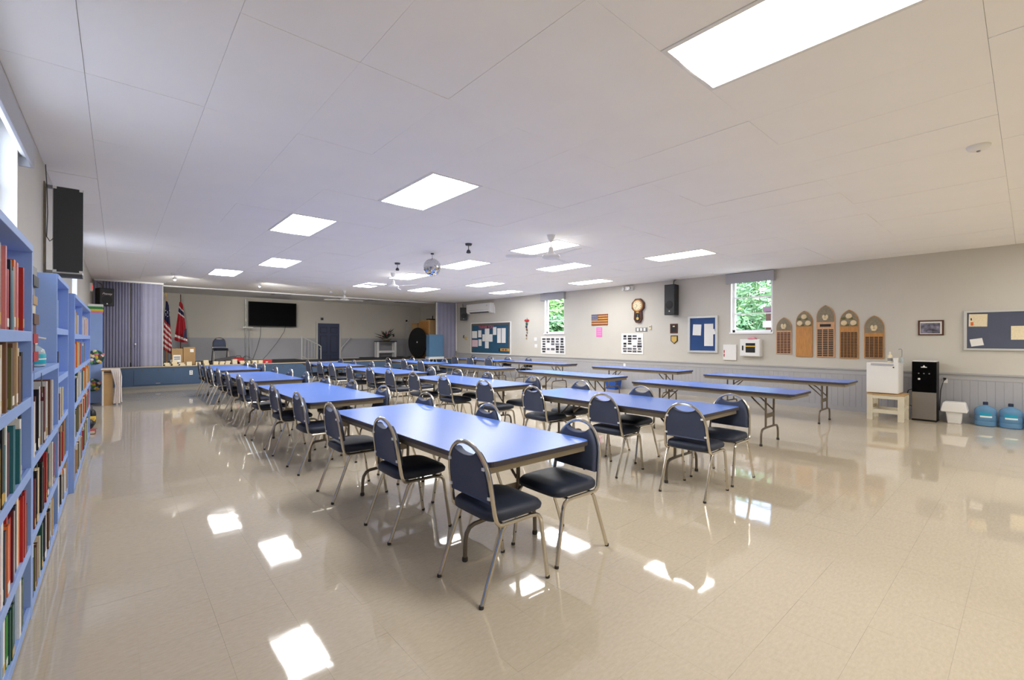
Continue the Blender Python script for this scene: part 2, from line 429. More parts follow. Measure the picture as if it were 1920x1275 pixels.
# door on the back wall of the stage
dr = bpy.data.objects.new('door_1', None); COL.objects.link(dr); dr.location = (6.80, YB - .03, .08); dr['kind'] = 'structure'
DW, DH = .90, 2.03
B(-DW / 2, DW / 2, -.02, .025, 0, DH).build('door_leaf', 'navy', dr)
for (za, zb) in ((1.62, 1.86), (.78, 1.50), (.16, .66)):
    for sx in (-1, 1):
        xa, xb = sorted((sx * .06, sx * .36)); pn = B(xa, xb, -.0215, -.02, za - .01, zb + .01).build('panel_groove_shade', 'stage_dark', dr); B(xa + .022, xb - .022, -.036, -.0215, za + .012, zb - .012).build('raised_field', 'navy', pn, bevel=.010)  # dark sheet behind each raised field paints shade into its groove
MB().sphere((-.38, -.06, .95), .03).build('door_knob', 'grey_metal', dr, smooth=True)
dc = MB(); dc.box(-DW / 2 - .07, -DW / 2, -.03, .03, 0, DH + .07); dc.box(DW / 2, DW / 2 + .07, -.03, .03, 0, DH + .07); dc.box(-DW / 2, DW / 2, -.03, .03, DH, DH + .07)
dc.build('door_casing', 'wall', dr)

# ================================================================== CEILING LIGHTS
NEARNESS = {(3, -1): 'largest, nearest the camera', (3, 2): 'second nearest, above the nearest left table', (2, 4): 'third nearest, left of the mirror ball', (3, 7): 'fourth in the left line, between the mirror ball and television',
            (2, 9): 'farthest in the left line, in front of the curtain', (8, 3): 'behind the nearest ceiling fan', (11, 4): 'just beyond the nearest ceiling fan', (15, 5): 'above the wall clock by the window wall',
            (12, 2): 'right of the nearest fan toward the tall window', (15, 8): 'small and far, above the narrow window', (12, 7): 'mid distance, in front of the wall air conditioner', (8, 5): 'just right of the mirror ball',
            (8, 7): 'just left of the mirror ball', (8, 9): 'small, left of the second ceiling fan', (11, 9): 'small, farthest in front of the right curtain',
            (3, -4): 'added for brightness, unseen on the left behind the camera', (8, -3): 'added for brightness, unseen in the middle behind the camera', (12, -3): 'added for brightness, unseen on the right behind the camera', (15, -3): 'added for brightness by the window wall, just outside the picture'}
def lens_mesh():
    # prismatic lens; the slight bow is added so its light grazes the ceiling
    mb = MB(); a, b = TW / 2 - .028, TL / 2 - .028; n = 8; vs = []
    for i in range(n + 1):
        x = -a + 2 * a * i / n; z = -.006 + .008 * (x / a) ** 2
        vs += [(x, -b, z), (x, b, z)]
    mb.add(vs, [(2 * i, 2 * i + 1, 2 * i + 3, 2 * i + 2) for i in range(n)])
    return mb.mesh('lens', 'lens', True, 80)
LENS = lens_mesh()
fr = MB()
for (x0, x1, y0, y1) in ((-TW / 2 + .002, -TW / 2 + .03, -TL / 2 + .002, TL / 2 - .002), (TW / 2 - .03, TW / 2 - .002, -TL / 2 + .002, TL / 2 - .002), (-TW / 2 + .03, TW / 2 - .03, -TL / 2 + .002, -TL / 2 + .03), (-TW / 2 + .03, TW / 2 - .03, TL / 2 - .03, TL / 2 - .002)):
    fr.box(x0, x1, y0, y1, -.004, .012)
FRAME = fr.mesh('frame', 'white')
for (c, r) in LIGHTS:
    t = thing('ceiling_light', 'fluorescent ceiling panel, ' + NEARNESS[(c, r)], 'ceiling light', (TX0 + (c + .5) * TW, TY0 + (r + .5) * TL, H), group='recessed fluorescent ceiling panels')
    obj('frame', FRAME, t); obj('lens', LENS, t)

# ================================================================== CHAIRS
def make_chair(name, detail=True):
    t = bpy.data.objects.new(name, None); t.empty_display_size = .1; COL.objects.link(t)
    xb = lambda z: -.150 - (z - .43) * .145
    HW = .212
    def hw(z):
        return HW - .012 + .012 * max(0, (.6 - z) / .2) if z < .60 else (HW - .012) * max(0, 1 - ((z - .60) / .245) ** 2.3) ** (1 / 2.1)
    # seat cushion: superellipse rings
    mb = MB(); n = 32; prof = [(.90, .418), (.985, .430), (1.0, .448), (.985, .466), (.93, .480), (.80, .488), (.5, .494), (.02, .496)]
    vs = []
    for (s_, z) in prof:
        for k in range(n):
            a = 2 * PI * k / n; ca, sa = math.cos(a), math.sin(a); e = .38
            x = math.copysign(abs(ca) ** e, ca) * .212; y = math.copysign(abs(sa) ** e, sa) * (.218 - .012 * (-ca if ca < 0 else 0))
            dz = -.014 * max(0, x * s_ / .212) ** 3 * (1 if z > .45 else 0)
            vs.append((.028 + x * s_, y * s_, z + dz))
    fs = [(i * n + k, i * n + (k + 1) % n, (i + 1) * n + (k + 1) % n, (i + 1) * n + k) for i in range(len(prof) - 1) for k in range(n)]
    fs += [tuple(range(n - 1, -1, -1)), tuple((len(prof) - 1) * n + k for k in range(n))]
    mb.add(vs, fs); mb.build('seat', 'vinyl', t, smooth=True)
    # backrest: arched pad with a scooped grip at the top
    out = []
    zb = .525
    zs = [zb + (.802 - zb) * i / 11 for i in range(12)]
    right = [(hw(z) - .015, z) for z in zs]
    y0, zt = right[-1]
    scoop = [(y0 * math.cos(PI * i / 12), zt - .030 * math.sin(PI * i / 12) ** 1.3) for i in range(1, 12)]
    poly = right + scoop + [(-y, z) for y, z in reversed(right)]
    m = len(poly); cy_, cz_ = 0, sum(z for _, z in poly) / m
    mb = MB(); layers = [(-.010, .93), (-.018, .985), (-.012, 1.0), (.016, 1.0), (.028, .97), (.034, .90)]
    vs = []
    for (dx, sc) in layers:
        for (y, z) in poly:
            zz = cz_ + (z - cz_) * sc; vs.append((xb(zz) + .006 + dx * (1 if dx < 0 else 1), y * sc, zz))
    fs = [(i * m + k, i * m + (k + 1) % m, (i + 1) * m + (k + 1) % m, (i + 1) * m + k) for i in range(len(layers) - 1) for k in range(m)]
    fs += [tuple(range(m - 1, -1, -1)), tuple((len(layers) - 1) * m + k for k in range(m))]
    mb.add(vs, fs); bo = mb.build('backrest', 'vinyl_back', t, smooth=True)
    # chrome loop of the back
    zs = [.47, .50, .55, .60, .65, .70, .74, .775, .80, .82, .834, .842]
    side = [(xb(z), hw(z) if z < .842 else .035, z) for z in zs]
    path = [(-.112, HW, .408), (-.130, HW, .414), (-.146, HW, .432)] + side + [(xb(.845), 0, .845)] + [(x, -y, z) for x, y, z in reversed(side)] + [(-.146, -HW, .432), (-.130, -HW, .414), (-.112, -HW, .408)]
    MB().tube(path, .0124, 8).build('back_frame', 'chrome', t, smooth=True)
    ub = MB(); ub.cyl((-.09, -HW, .406), (-.09, HW, .406), .008, 6); ub.cyl((.13, -HW, .406), (.13, HW, .406), .008, 6); ub.build('seat_support', 'chrome', t, smooth=True)
    for sg in (1, -1):
        y = sg * HW
        p = [(-.112, y, .408), (.10, y, .408), (.145, y, .404), (.170, y, .392), (.184, y, .372), (.192, y, .34), (.243, y, .012)]
        lf = MB().tube(p, .0124, 8).build('leg', 'chrome', t, smooth=True)
        lr = MB().tube([(-.085, y, .400), (-.105, y, .375), (-.243, y, .012)], .0124, 8).build('leg', 'chrome', t, smooth=True)
        if detail:
            for (lo, fx) in ((lf, .2445), (lr, -.2465)):
                MB().lathe((fx, y, 0), [(.012, 0), (.0138, .003), (.0138, .014), (.0126, .018)], 10).build('rubber_foot', 'rubber', lo, smooth=True)
            for (x, z) in ((.214, .20), (.231, .09)):
                MB().sphere((x, y - sg * .012, z), .005, 8, 6).build('bumper', 'rubber', lf)
            for z in (.56, .72):
                yb = sg * (hw(z) - .014); MB().obox((xb(z) - .012, yb, z), (.008, .022, .016)).build('bracket', 'white', t)
    return t
chairA = make_chair('banquet_chair', True)
chairB = make_chair('banquet_chair', False)
used = {'A': False, 'B': False}
def place_chair(x, y, rz, label, group, z=0.0, near_=True):
    key = 'A' if near_ else 'B'; src = chairA if near_ else chairB
    o = src if not used[key] else copy_tree(src)
    used[key] = True
    o.location = (x, y, z); o.rotation_euler = (0, 0, rz); tag(o, label, 'chair', group)
    return o
ROWN = ['bookcase row', 'second row', 'third row', 'window-wall row']
TABN = ['nearest', 'second', 'third', 'farthest']
CHN = ['nearest', 'middle', 'farthest']
TABLES = [[(1.54, 1.98), (1.545, 5.12), (1.55, 8.33), (1.58, 11.62)], [(3.985, 1.98), (4.03, 5.12), (4.04, 8.35), (4.06, 11.60)],
          [(6.47, 1.975), (6.69, 5.10), (6.70, 8.38), (6.65, 11.30)], [(8.97, 1.96), (9.32, 5.13), (9.45, 8.75), (9.36, 11.45)]]
TWID = [.914, .914, .762, .762]
ROW = {  # (row, side) -> y of the seat centres per table
 (0, 'left'): [[2.115, 3.13, 4.17], [5.24, 6.28, 7.42], [8.45, 9.45, 10.50], [11.75, 12.60, 13.55]],
 (0, 'right'): [[2.145, 3.21, 4.30], [5.35, 6.33, 7.42], [8.48, 9.42, 10.52], [11.75, 12.6, 13.5]],
 (1, 'left'): [[2.09, 3.02, 4.10], [5.17, 6.22, 7.22], [8.2, 9.1, 10.2], [11.4, 12.3, 13.25]],
 (1, 'right'): [[2.11, 3.21, 4.19], [5.22, 6.41, 7.36], [8.36, 9.32, 10.44], [11.41, 12.59, 13.57]],
 (2, 'left'): [[], [], [], [11.55, 12.55, 13.62]],
 (2, 'right'): [[], [], [], [11.74, 12.77, 13.76]],
 (3, 'left'): [[], [], [], [11.86, 12.9, 13.85]],
 (3, 'right'): [[], [], [10.97], [11.94, 12.9, 13.95]]}
for (row, side), tabs in ROW.items():
    for ti, ys in enumerate(tabs):
        tx_, W_ = TABLES[row][ti][0], TWID[row]; off_ = .135 if row < 2 else .115
        xs = tx_ + off_ if side == 'left' else tx_ + W_ - off_ - .012
        for k, y in enumerate(ys):
            cn = CHN[k] if len(ys) == 3 else 'only'
            lab = 'dark blue padded chair, %s on the %s side of %s table, %s' % (cn, side, TABN[ti], ROWN[row])
            j = random.uniform(-.012, .004) * (1 if side == 'left' else -1)
            if (row, side) == (0, 'left') and ti == 0: j = (.025, 0, -.02)[k]
            rz = (0 if side == 'left' else PI) + random.uniform(-.035, .035)
            place_chair(xs + j, y, rz, lab, 'padded banquet chairs at the tables', near_=(ti < 2))
place_chair(2.66, 18.3, -PI / 2, 'dark blue padded chair alone on the stage behind the stacked books', 'padded banquet chairs at the tables', z=SZ, near_=False)

# ================================================================== TABLES
def make_table(W):
    t = bpy.data.objects.new('folding_table', None); t.empty_display_size = .2; COL.objects.link(t)
    a, b, Z = W / 2, 1.219, .737
    MB().prism(rrect(-a + .004, a - .004, -b + .004, b - .004, .066, 7), Z - .012, Z, 'Z').build('tabletop', 'table_blue', t)
    MB().prism(rrect(-a, a, -b, b, .07, 7), Z - .030, Z - .0015, 'Z').build('edge_band', 'table_edge', t)
    ap = MB(); q = .035; z0, z1 = Z - .075, Z - .030
    ap.box(-a + q, -a + q + .022, -b + q, b - q, z0, z1); ap.box(a - q - .022, a - q, -b + q, b - q, z0, z1)
    ap.box(-a + q + .022, a - q - .022, -b + q, -b + q + .022, z0, z1); ap.box(-a + q + .022, a - q - .022, b - q - .022, b - q, z0, z1)
    ap.build('apron', 'table_apron', t)
    for sg in (-1, 1):
        y = sg * (b - .41); hw_ = .312; pw = .145
        for sx in (-1, 1):
            MB().tube([(sx * pw, y, Z - .035), (sx * pw, y, .232)], .0145, 8).build('leg', 'table_metal', t, smooth=True)
        fb = MB()
        path = [(-hw_, y, .018), (-hw_ + .003, y, .13), (-hw_ + .012, y, .175), (-hw_ + .035, y, .208), (-hw_ + .07, y, .222), (-pw, y, .228), (pw, y, .228), (hw_ - .07, y, .222), (hw_ - .035, y, .208), (hw_ - .012, y, .175), (hw_ - .003, y, .13), (hw_, y, .018)]
        fbo = fb.tube(path, .0145, 8).build('foot_bar', 'table_metal', t, smooth=True)
        for sx in (-1, 1):
            MB().lathe((sx * hw_, y, 0), [(.016, 0), (.019, .003), (.019, .022), (.016, .03)], 10).build('foot_cap', 'rubber', fbo, smooth=True)
        B(-pw, pw, y - .004, y + .004, .36, .42).build('cross_plate', 'table_metal', t)
        for sx in (-1, 1):
            MB().tube([(sx * (pw - .016), y, .45), (sx * (pw - .016), y - sg * .16, .60), (sx * .03, y - sg * .30, Z - .036)], .010, 6).build('brace', 'table_metal', t)
        MB().box(-a + .06, a - .06, y - .02, y + .02, Z - .05, Z - .03).build('leg_mount', 'table_metal', t)
    return t
wide, slim = make_table(.914), make_table(.762)
uw = {'w': False, 's': False}
for ri, r_ in enumerate(TABLES):
    for ti, (x, y) in enumerate(r_):
        k = 'w' if ri < 2 else 's'; src, W = (wide, .914) if k == 'w' else (slim, .762)
        o = src if not uw[k] else copy_tree(src); uw[k] = True
        o.location = (x + W / 2, y + 1.219, 0)
        tag(o, 'long blue-topped folding table, %s one in the %s' % (TABN[ti], ROWN[ri]), 'table', 'blue folding tables in four rows')

# ================================================================== BOOKCASES AND BOOKS
BC = {}
def bookcase(nm, label, y0, y1, top, boards, xf_, dividers=(), back=True, left=True):
    t = thing('bookcase', label, 'bookcase', ((XL + xf_) / 2 + .02, (y0 + y1) / 2, 0), group='blue bookcases along the wall')
    ox, oy = (XL + xf_) / 2 + .02, (y0 + y1) / 2
    def L(mb): return mb.xf(Matrix.Translation((-ox, -oy, 0)))
    xbk = XL + .022; T = .03
    L(B(xbk, xf_, y0, y0 + T, 0, top)).build('side_panel', 'shelf', t, bevel=.002)
    L(B(xbk, xf_, y1 - T, y1, 0, top)).build('side_panel', 'shelf', t, bevel=.002)
    L(B(xbk, xbk + .012, y0 + T, y1 - T, .02, top - .001)).build('back_panel', 'shelf', t)
    L(B(xbk + .012, xf_ + .004, y0 + T, y1 - T, top - .035, top)).build('top_board', 'shelf', t, bevel=.002)
    for z in boards:
        s_ = L(B(xbk + .012, xf_ - .018, y0 + T, y1 - T, z - .022, z)).build('shelf_board', 'shelf', t)
        L(B(xf_ - .018, xf_ - .001, y0 + T, y1 - T, z - .045, z + .004)).build('shelf_edge', 'shelf', s_, bevel=.002)
    for yd in dividers:
        L(B(xbk + .012, xf_ - .02, yd - .012, yd + .012, .06, top - .036)).build('divider', 'shelf', t)
    return t
bookcase('A', 'tall blue bookcase nearest the camera at the left edge', 1.55, 3.36, 1.895, [.06, .375, .765, 1.125, 1.455], -.325)
bookcase('B', 'low blue bookcase holding the hand sanitiser bottle and book pile', 3.365, 4.735, 1.245, [.06, .40, .79], -.325)
bookcase('C', 'narrow blue bookcase whose bright side faces the hand sanitiser', 4.74, 5.80, 1.905, [.06, .40, .78, 1.125, 1.50], -.335)
bookcase('D', 'wide two-bay blue bookcase beyond the narrow one', 5.81, 9.05, 1.84, [.06, .46, .80, 1.135, 1.465], -.295, dividers=(7.43,))

BCOL = {'dark navy': (36, 42, 66), 'black': (28, 28, 30), 'dark green': (36, 84, 70), 'bright green': (70, 150, 60), 'maroon': (96, 34, 44), 'red': (176, 42, 44), 'orange': (222, 110, 48), 'yellow': (226, 186, 62),
        'cream': (228, 216, 188), 'white': (232, 230, 226), 'grey': (140, 138, 136), 'brown': (110, 76, 56), 'teal': (44, 110, 124), 'pale blue': (132, 168, 206), 'purple-brown': (104, 70, 76), 'olive': (104, 100, 60), 'tan': (186, 156, 116), 'pink': (206, 130, 138)}
for k, v in BCOL.items(): M('cover ' + k, v, .45, var=.05, vscale=20)
M('label white', (236, 232, 224), .6); M('label gold', (204, 170, 90), .5)
# unit book: spine toward +X, thickness along Y; scaled per book
def book_cover():
    mb = MB(); t = .07
    mb.box(-.5, .5, -.5, -.5 + t, 0, 1); mb.box(-.5, .5, .5 - t, .5, 0, 1); mb.box(.5 - .03, .5, -.5 + t, .5 - t, 0, 1)
    return mb.mesh('cover', 'cover black')
COVER = book_cover(); PAGES = B(-.47, .47, -.43, .43, .015, .97).mesh('pages', 'pages')
def whole_book():
    mb = MB(); t = .09
    mb.box(-.5, .5, -.5, -.5 + t, 0, 1); mb.box(-.5, .5, .5 - t, .5, 0, 1); mb.box(.46, .5, -.5 + t, .5 - t, 0, 1); n = len(mb.f)
    mb.box(-.47, .46, -.5 + t, .5 - t, .012, .975)
    me = mb.mesh('book', 'cover black'); me.materials.append(MATS['pages'])
    for p in me.polygons:
        if p.index >= n: p.material_index = 1
    return me
WBOOK = whole_book()
LABEL = B(.498, .506, -.505, .505, .06, .2).mesh('spine_label', 'label white')
ORD = ['first', 'second', 'third', 'fourth', 'fifth', 'sixth', 'seventh', 'eighth', 'ninth', 'tenth', 'eleventh', 'twelfth', 'thirteenth', 'fourteenth', 'fifteenth', 'sixteenth', 'seventeenth', 'eighteenth', 'nineteenth', 'twentieth'] + ['twenty-%s' % q for q in ('first', 'second', 'third', 'fourth', 'fifth', 'sixth', 'seventh', 'eighth', 'ninth')]
SHN = {0: 'top', 1: 'second', 2: 'third', 3: 'fourth', 4: 'bottom'}
def set_cover(o, col):
    o.material_slots[0].link = 'OBJECT'; o.material_slots[0].material = MATS['cover ' + col]
def add_book(x_spine, y, z, th, ht, dp, col, label, group, detail, lean=0.0):
    loc = (x_spine - dp / 2, y, z)
    if detail:
        t = thing('book', label, 'book', loc, group=group)
        c = obj('cover', COVER, t); c.scale = (dp, th, ht); set_cover(c, col)
        p = obj('pages', PAGES, t); p.scale = (dp, th, ht)
        if random.random() < .4:
            l = obj('spine_label', LABEL, t); l.scale = (dp, th, ht); 
            l.material_slots[0].link = 'OBJECT'; l.material_slots[0].material = MATS[random.choice(['label white', 'label gold'])]
    else:
        t = obj('book', WBOOK); t.location = loc; t.scale = (dp, th, ht); set_cover(t, col); tag(t, label, 'book', group)
    t.rotation_euler = (lean, 0, 0)
    return t
def shelf_books(unit, shelf_name, y0, y1, z, hmax, xs, pal, detail, gap=0.0, thr=(.024, .05), fill=(.68, .96)):
    y = y0; k = 0
    while True:
        th = random.uniform(*thr)
        if y + th > y1 or k >= len(ORD): break
        ht = hmax * random.uniform(*fill); dp = random.uniform(.105, .135)
        col = pal[k % len(pal)]
        add_book(xs - random.choice((0, .004, .01, .02)), y + th / 2, z, th, ht, dp, col, '%s book, %s from left on %s shelf of %s' % (col, ORD[k], shelf_name, unit), 'books on %s' % unit, detail)
        y += th + .0012 + random.choice((0, 0, 0, gap)); k += 1
P1 = ['grey', 'brown', 'orange', 'cream', 'pink', 'grey', 'red', 'purple-brown', 'dark navy', 'teal']
P2 = ['white', 'grey', 'tan', 'cream', 'brown', 'cream', 'black', 'olive', 'brown']
P3 = ['teal', 'yellow', 'black', 'dark green', 'teal', 'white', 'cream', 'dark navy', 'purple-brown']
P4 = ['orange', 'white', 'dark navy', 'cream', 'orange', 'red', 'dark navy', 'red', 'maroon']
P5 = ['orange', 'pale blue', 'white', 'black', 'bright green', 'dark green', 'dark green', 'tan', 'dark navy']
uA = 'the nearest bookcase'; uB = 'the low bookcase'; uC = 'the narrow bookcase'
shelf_books(uA, 'top', 2.50, 3.12, 1.4555, .36, -.329, P1, True)
shelf_books(uA, 'second', 2.52, 3.17, 1.1255, .31, -.329, P2, True)
shelf_books(uA, 'third', 2.52, 3.18, .7655, .33, -.329, P3, True)
shelf_books(uA, 'fourth', 2.56, 3.24, .3755, .35, -.329, P4, True)
shelf_books(uA, 'bottom', 2.6, 3.28, .0605, .285, -.329, P5, True)
Q1 = ['white', 'brown', 'purple-brown', 'black', 'white', 'grey', 'maroon', 'dark navy']
Q2 = ['black', 'white', 'maroon', 'red', 'black', 'cream', 'cream', 'black', 'dark green', 'brown', 'black', 'dark navy']
Q3 = ['dark navy', 'white', 'olive', 'olive', 'brown', 'black', 'cream', 'grey', 'dark green', 'white', 'tan']
shelf_books(uB, 'top', 3.46, 4.50, .7905, .38, -.329, Q1, True, .10)
shelf_books(uB, 'middle', 3.42, 4.62, .4005, .33, -.329, Q2, True, .02)
shelf_books(uB, 'bottom', 3.44, 4.66, .0605, .30, -.329, Q3, True, .03)
shelf_books(uC, 'top', 4.80, 4.92, 1.5005, .30, -.338, ['cream', 'pale blue', 'white'], False)
shelf_books(uC, 'second', 4.80, 4.98, 1.1255, .28, -.338, ['white', 'cream', 'dark navy', 'black'], False)
shelf_books(uC, 'third', 4.85, 5.35, .7805, .30, -.338, ['black', 'dark green', 'cream', 'white', 'cream', 'brown', 'white', 'olive'], False, .02)
shelf_books(uC, 'fourth', 4.85, 5.65, .4005, .34, -.338, ['red', 'dark green', 'red', 'pink', 'olive', 'brown', 'black', 'tan'], False, .02)
shelf_books(uC, 'bottom', 4.85, 5.7, .0605, .30, -.338, ['orange', 'black', 'white', 'white', 'tan', 'cream', 'grey'], False, .05)
def joined_books(label, rows_):
    """the wide bookcase stands so edge-on that its books cannot be picked apart: one object"""
    mb = MB(); mi = []; cols_ = list(BCOL)
    for (y0, y1, z, hmax, pal, gap) in rows_:
        y = y0; k = 0
        while True:
            th = random.uniform(.02, .045)
            if y + th > y1: break
            ht = hmax * random.uniform(.72, .95); dp = random.uniform(.105, .135); xs = -.299 - random.uniform(0, .02); n0 = len(mb.f)
            mb.box(xs - dp, xs, y, y + th, z, z + ht); mi += [cols_.index(pal[k % len(pal)])] * 6
            mi[n0 + 1] = len(cols_)
            y += th + .0012 + random.choice((0, 0, 0, gap)); k += 1
    me = bpy.data.meshes.new('shelved_books'); me.from_pydata(mb.v, [], mb.f)
    for c in cols_: me.materials.append(MATS['cover ' + c])
    me.materials.append(MATS['pages'])
    for p, m_ in zip(me.polygons, mi): p.material_index = m_
    o = obj('shelved_books', me, None, kind='stuff'); tag(o, label, 'books')
joined_books('rows of assorted books packed on the wide two-bay bookcase', [
    (6.0, 6.5, 1.4655, .27, ['dark navy', 'cream', 'tan', 'cream', 'white'], .06), (5.95, 7.0, 1.1355, .28, ['white', 'orange', 'red', 'orange', 'bright green', 'yellow', 'tan'], .03),
    (6.0, 7.1, .8005, .29, ['white', 'dark green', 'black', 'cream', 'white', 'dark green', 'black'], .04), (5.95, 7.2, .4605, .30, ['dark navy', 'teal', 'cream', 'cream', 'olive', 'orange', 'brown'], .04),
    (6.0, 7.2, .0605, .33, ['brown', 'tan', 'white', 'cream', 'grey', 'olive', 'brown'], .05), (7.6, 8.5, 1.4655, .25, ['white', 'red', 'cream', 'brown', 'white'], .12),
    (7.55, 7.9, 1.1355, .26, ['pale blue', 'grey', 'white'], .05), (7.5, 8.9, .8005, .28, ['dark green', 'white', 'orange', 'yellow', 'tan', 'yellow', 'orange'], .05),
    (7.5, 8.9, .4605, .28, ['cream', 'orange', 'red', 'brown', 'white', 'olive'], .05), (7.6, 8.95, .0605, .33, ['red', 'grey', 'olive', 'cream', 'bright green', 'bright green'], .06)])

# pile of lying books on the low bookcase
pile = [('maroon', .055, .20), ('red', .05, .19), ('maroon', .045, .21), ('red', .05, .18), ('purple-brown', .05, .20), ('brown', .055, .19), ('cream', .05, .20), ('tan', .045, .17), ('grey', .05, .2), ('black', .055, .2), ('grey', .05, .2)]
z = 1.2455
for k, (col, th, ln) in enumerate(pile):
    t = thing('book', '%s book lying %s from the bottom of the pile behind the sanitiser' % (col, ORD[k]), 'book', (-.405 + random.uniform(-.01, .01), 3.52, z + th / 2), group='pile of lying books on the low bookcase')
    c = obj('cover', COVER, t); p = obj('pages', PAGES, t)
    for o in (c, p): o.matrix_local = Matrix.Rotation(PI / 2, 4, 'X') @ Matrix.Translation((0, 0, -ln / 2)) @ Matrix.Diagonal((.14, th, ln, 1))
    set_cover(c, col); z += th + .0008
# hand sanitiser bottle
M('gel', (226, 236, 240), .1, trans=.6, ior=1.33); M('teal_label', (40, 172, 190), .4)
t = thing('sanitiser_bottle', 'clear pump bottle of hand sanitiser with teal label on the low bookcase', 'bottle', (-.395, 4.12, 1.2455)); t.scale = (1, 1, .82)
def flat_lathe(mb, prof, n=24, sy=1.0, sx=1.0):
    o = len(mb.v); mb.lathe((0, 0, 0), prof, n)
    for i in range(o, len(mb.v)):
        x, y, z_ = mb.v[i]; mb.v[i] = (x * sx, y * sy, z_)
    return mb
flat_lathe(MB(), [(.05, 0), (.058, .006), (.058, .10), (.052, .13), (.03, .155), (.017, .165), (.016, .172)], 24, .95, .95).build('bottle_body', 'gel', t, smooth=True)
flat_lathe(MB(), [(.0586, .022), (.0592, .024), (.0592, .096), (.0586, .098)], 24, .95, .95).build('label', 'teal_label', t, smooth=True)
flat_lathe(MB(), [(.0594, .055), (.0597, .056), (.0597, .064), (.0594, .065)], 24, .95, .95).build('label_stripe', 'paper', t, smooth=True)
MB().lathe((0, 0, .172), [(.018, 0), (.018, .022), (.008, .026), (.006, .045), (.012, .047), (.012, .056)], 14).build('pump_collar', 'white', t, smooth=True)
MB().tube([(0, 0, .224), (.02, -.0, .226), (.055, 0, .216)], .006, 8).build('pump_nozzle', 'white', t, smooth=True)
t = thing('feather_quill', 'small dark feather hanging over the edge of the low bookcase', 'feather', (-.318, 3.62, 1.235))
MB().prism([(0, 0), (.02, -.05), (.045, -.12), (.02, -.10), (-.005, -.04)], 0, .003, 'X').build('vane', 'cover olive', t)
MB().cyl((.0015, .0, 0), (.0015, .05, -.14), .0015, 6).build('shaft', 'paper', t)

# far end bookcase with game boxes on top and wreaths
t = thing('bookcase', 'blue cabinet end far along the wall with wreath hung on it', 'bookcase', (-.38, 13.75, 0), group='blue bookcases along the wall')
B(-.115, .13, -.3, -.27, .02, 1.98).build('side_panel', 'shelf', t, bevel=.002)
B(-.115, .13, .27, .3, .02, 1.98).build('side_panel', 'shelf', t); B(-.115, -.1, -.27, .27, .02, 1.98).build('back_panel', 'shelf', t)
for z_ in (.05, .5, .95, 1.4, 1.95): B(-.1, .12, -.27, .27, z_, z_ + .03).build('shelf_board', 'shelf', t)
for k, (c, hh, lab) in enumerate((((226, 150, 190), .05, 'pink board game box lowest on the far blue cabinet'), ((236, 206, 70), .045, 'yellow board game box second up on the far blue cabinet'), ((46, 150, 84), .055, 'green board game box third up on the far blue cabinet'), ((240, 240, 236), .05, 'white board game box topmost on the far blue cabinet'))):
    M('box%d' % k, c, .5)
    zz = 1.9805 + sum((.05, .045, .055, .05)[:k]) + .001 * k
    bt = thing('game_box', lab, 'box', (-.375 + .01 * (k % 2), 13.7, zz), group='board game boxes')
    B(-.115, .125, -.2, .2, 0, hh * .45).build('tray', 'box%d' % k, bt); B(-.118, .128, -.203, .203, hh * .45, hh).build('lid', 'box%d' % k, bt)
def wreath(x, y, z, r, label):
    t = thing('wreath', label, 'wreath', (x, y, z), group='wreaths on the far cabinet')
    mb = MB(); n = 20
    mb.tube([(r * math.cos(2 * PI * k / n), 0, r * math.sin(2 * PI * k / n)) for k in range(n + 1)], r * .16, 6, caps=False).build('ring', 'cover dark green', t, smooth=True)
    cols = ['cover yellow', 'cover cream', 'cover bright green', 'cover pink', 'cover white', 'cover brown']
    for k in range(16):
        a = 2 * PI * k / 16 * 1.618 * 4; q = r * math.sqrt((k + .5) / 16) * 1.05
        MB().sphere((q * math.cos(a), -.02, q * math.sin(a)), r * random.uniform(.2, .32), 8, 5, 1, .6, 1).build('flower', cols[k % 6], t)
    return t
wreath(-.36, 13.42, 1.02, .135, 'upper flower wreath on the far blue cabinet')
wreath(-.40, 13.42, .42, .12, 'lower flower wreath on the far blue cabinet')

# lace covered side table and things near it
M('lace', (236, 228, 226), .8, bump=.5, bscale=120)
t = thing('side_table', 'small side table draped with white lace by the stage', 'table', (-.10, 13.15, 0))
B(-.15, .13, -.22, .22, .74, .765).build('tabletop', 'wood_light', t)
for (x, y) in ((-.13, -.19), (.1, -.19), (-.13, .19), (.1, .19)): MB().cyl((x, y, 0), (x, y, .74), .016).build('leg', 'white', t)
cl = MB(); cl.box(-.16, .15, -.235, .235, .765, .769)
n = 14; vs = []; 
for i in range(n + 1):
    y = -.235 + .47 * i / n
    for (zz, ex) in ((.767, 0), (.6, .018), (.35, .012), (.05, .02)): vs.append((.15 + ex + .016 * math.sin(i * 2.1) * (1 if zz < .7 else 0), y * (1 if zz > .7 else .6), zz))
cl.add(vs, [(4 * i + j, 4 * i + j + 1, 4 * i + j + 5, 4 * i + j + 4) for i in range(n) for j in range(3)])
vs = []
for i in range(n + 1):
    x = .0 + .15 * i / n
    for (zz, sq) in ((.767, 1), (.62, .8), (.42, .55), (.04, .75)): vs.append((.15 - (.15 - x) * sq, -.238 + .014 * math.sin(i * 1.9) * (1 if zz < .7 else 0), zz))
cl.add(vs, [(4 * i + j, 4 * i + j + 1, 4 * i + j + 5, 4 * i + j + 4) for i in range(n) for j in range(3)])
cl.build('lace_cloth', 'lace', t)
t = thing('storage_carton', 'beige carton standing under the lace side table', 'box', (-.155, 13.1, 0))
B(-.085, .085, -.12, .12, 0, .66).build('carton_body', 'wood_light', t); B(-.088, .088, -.123, .123, .66, .70).build('carton_lid', 'cardboard', t)
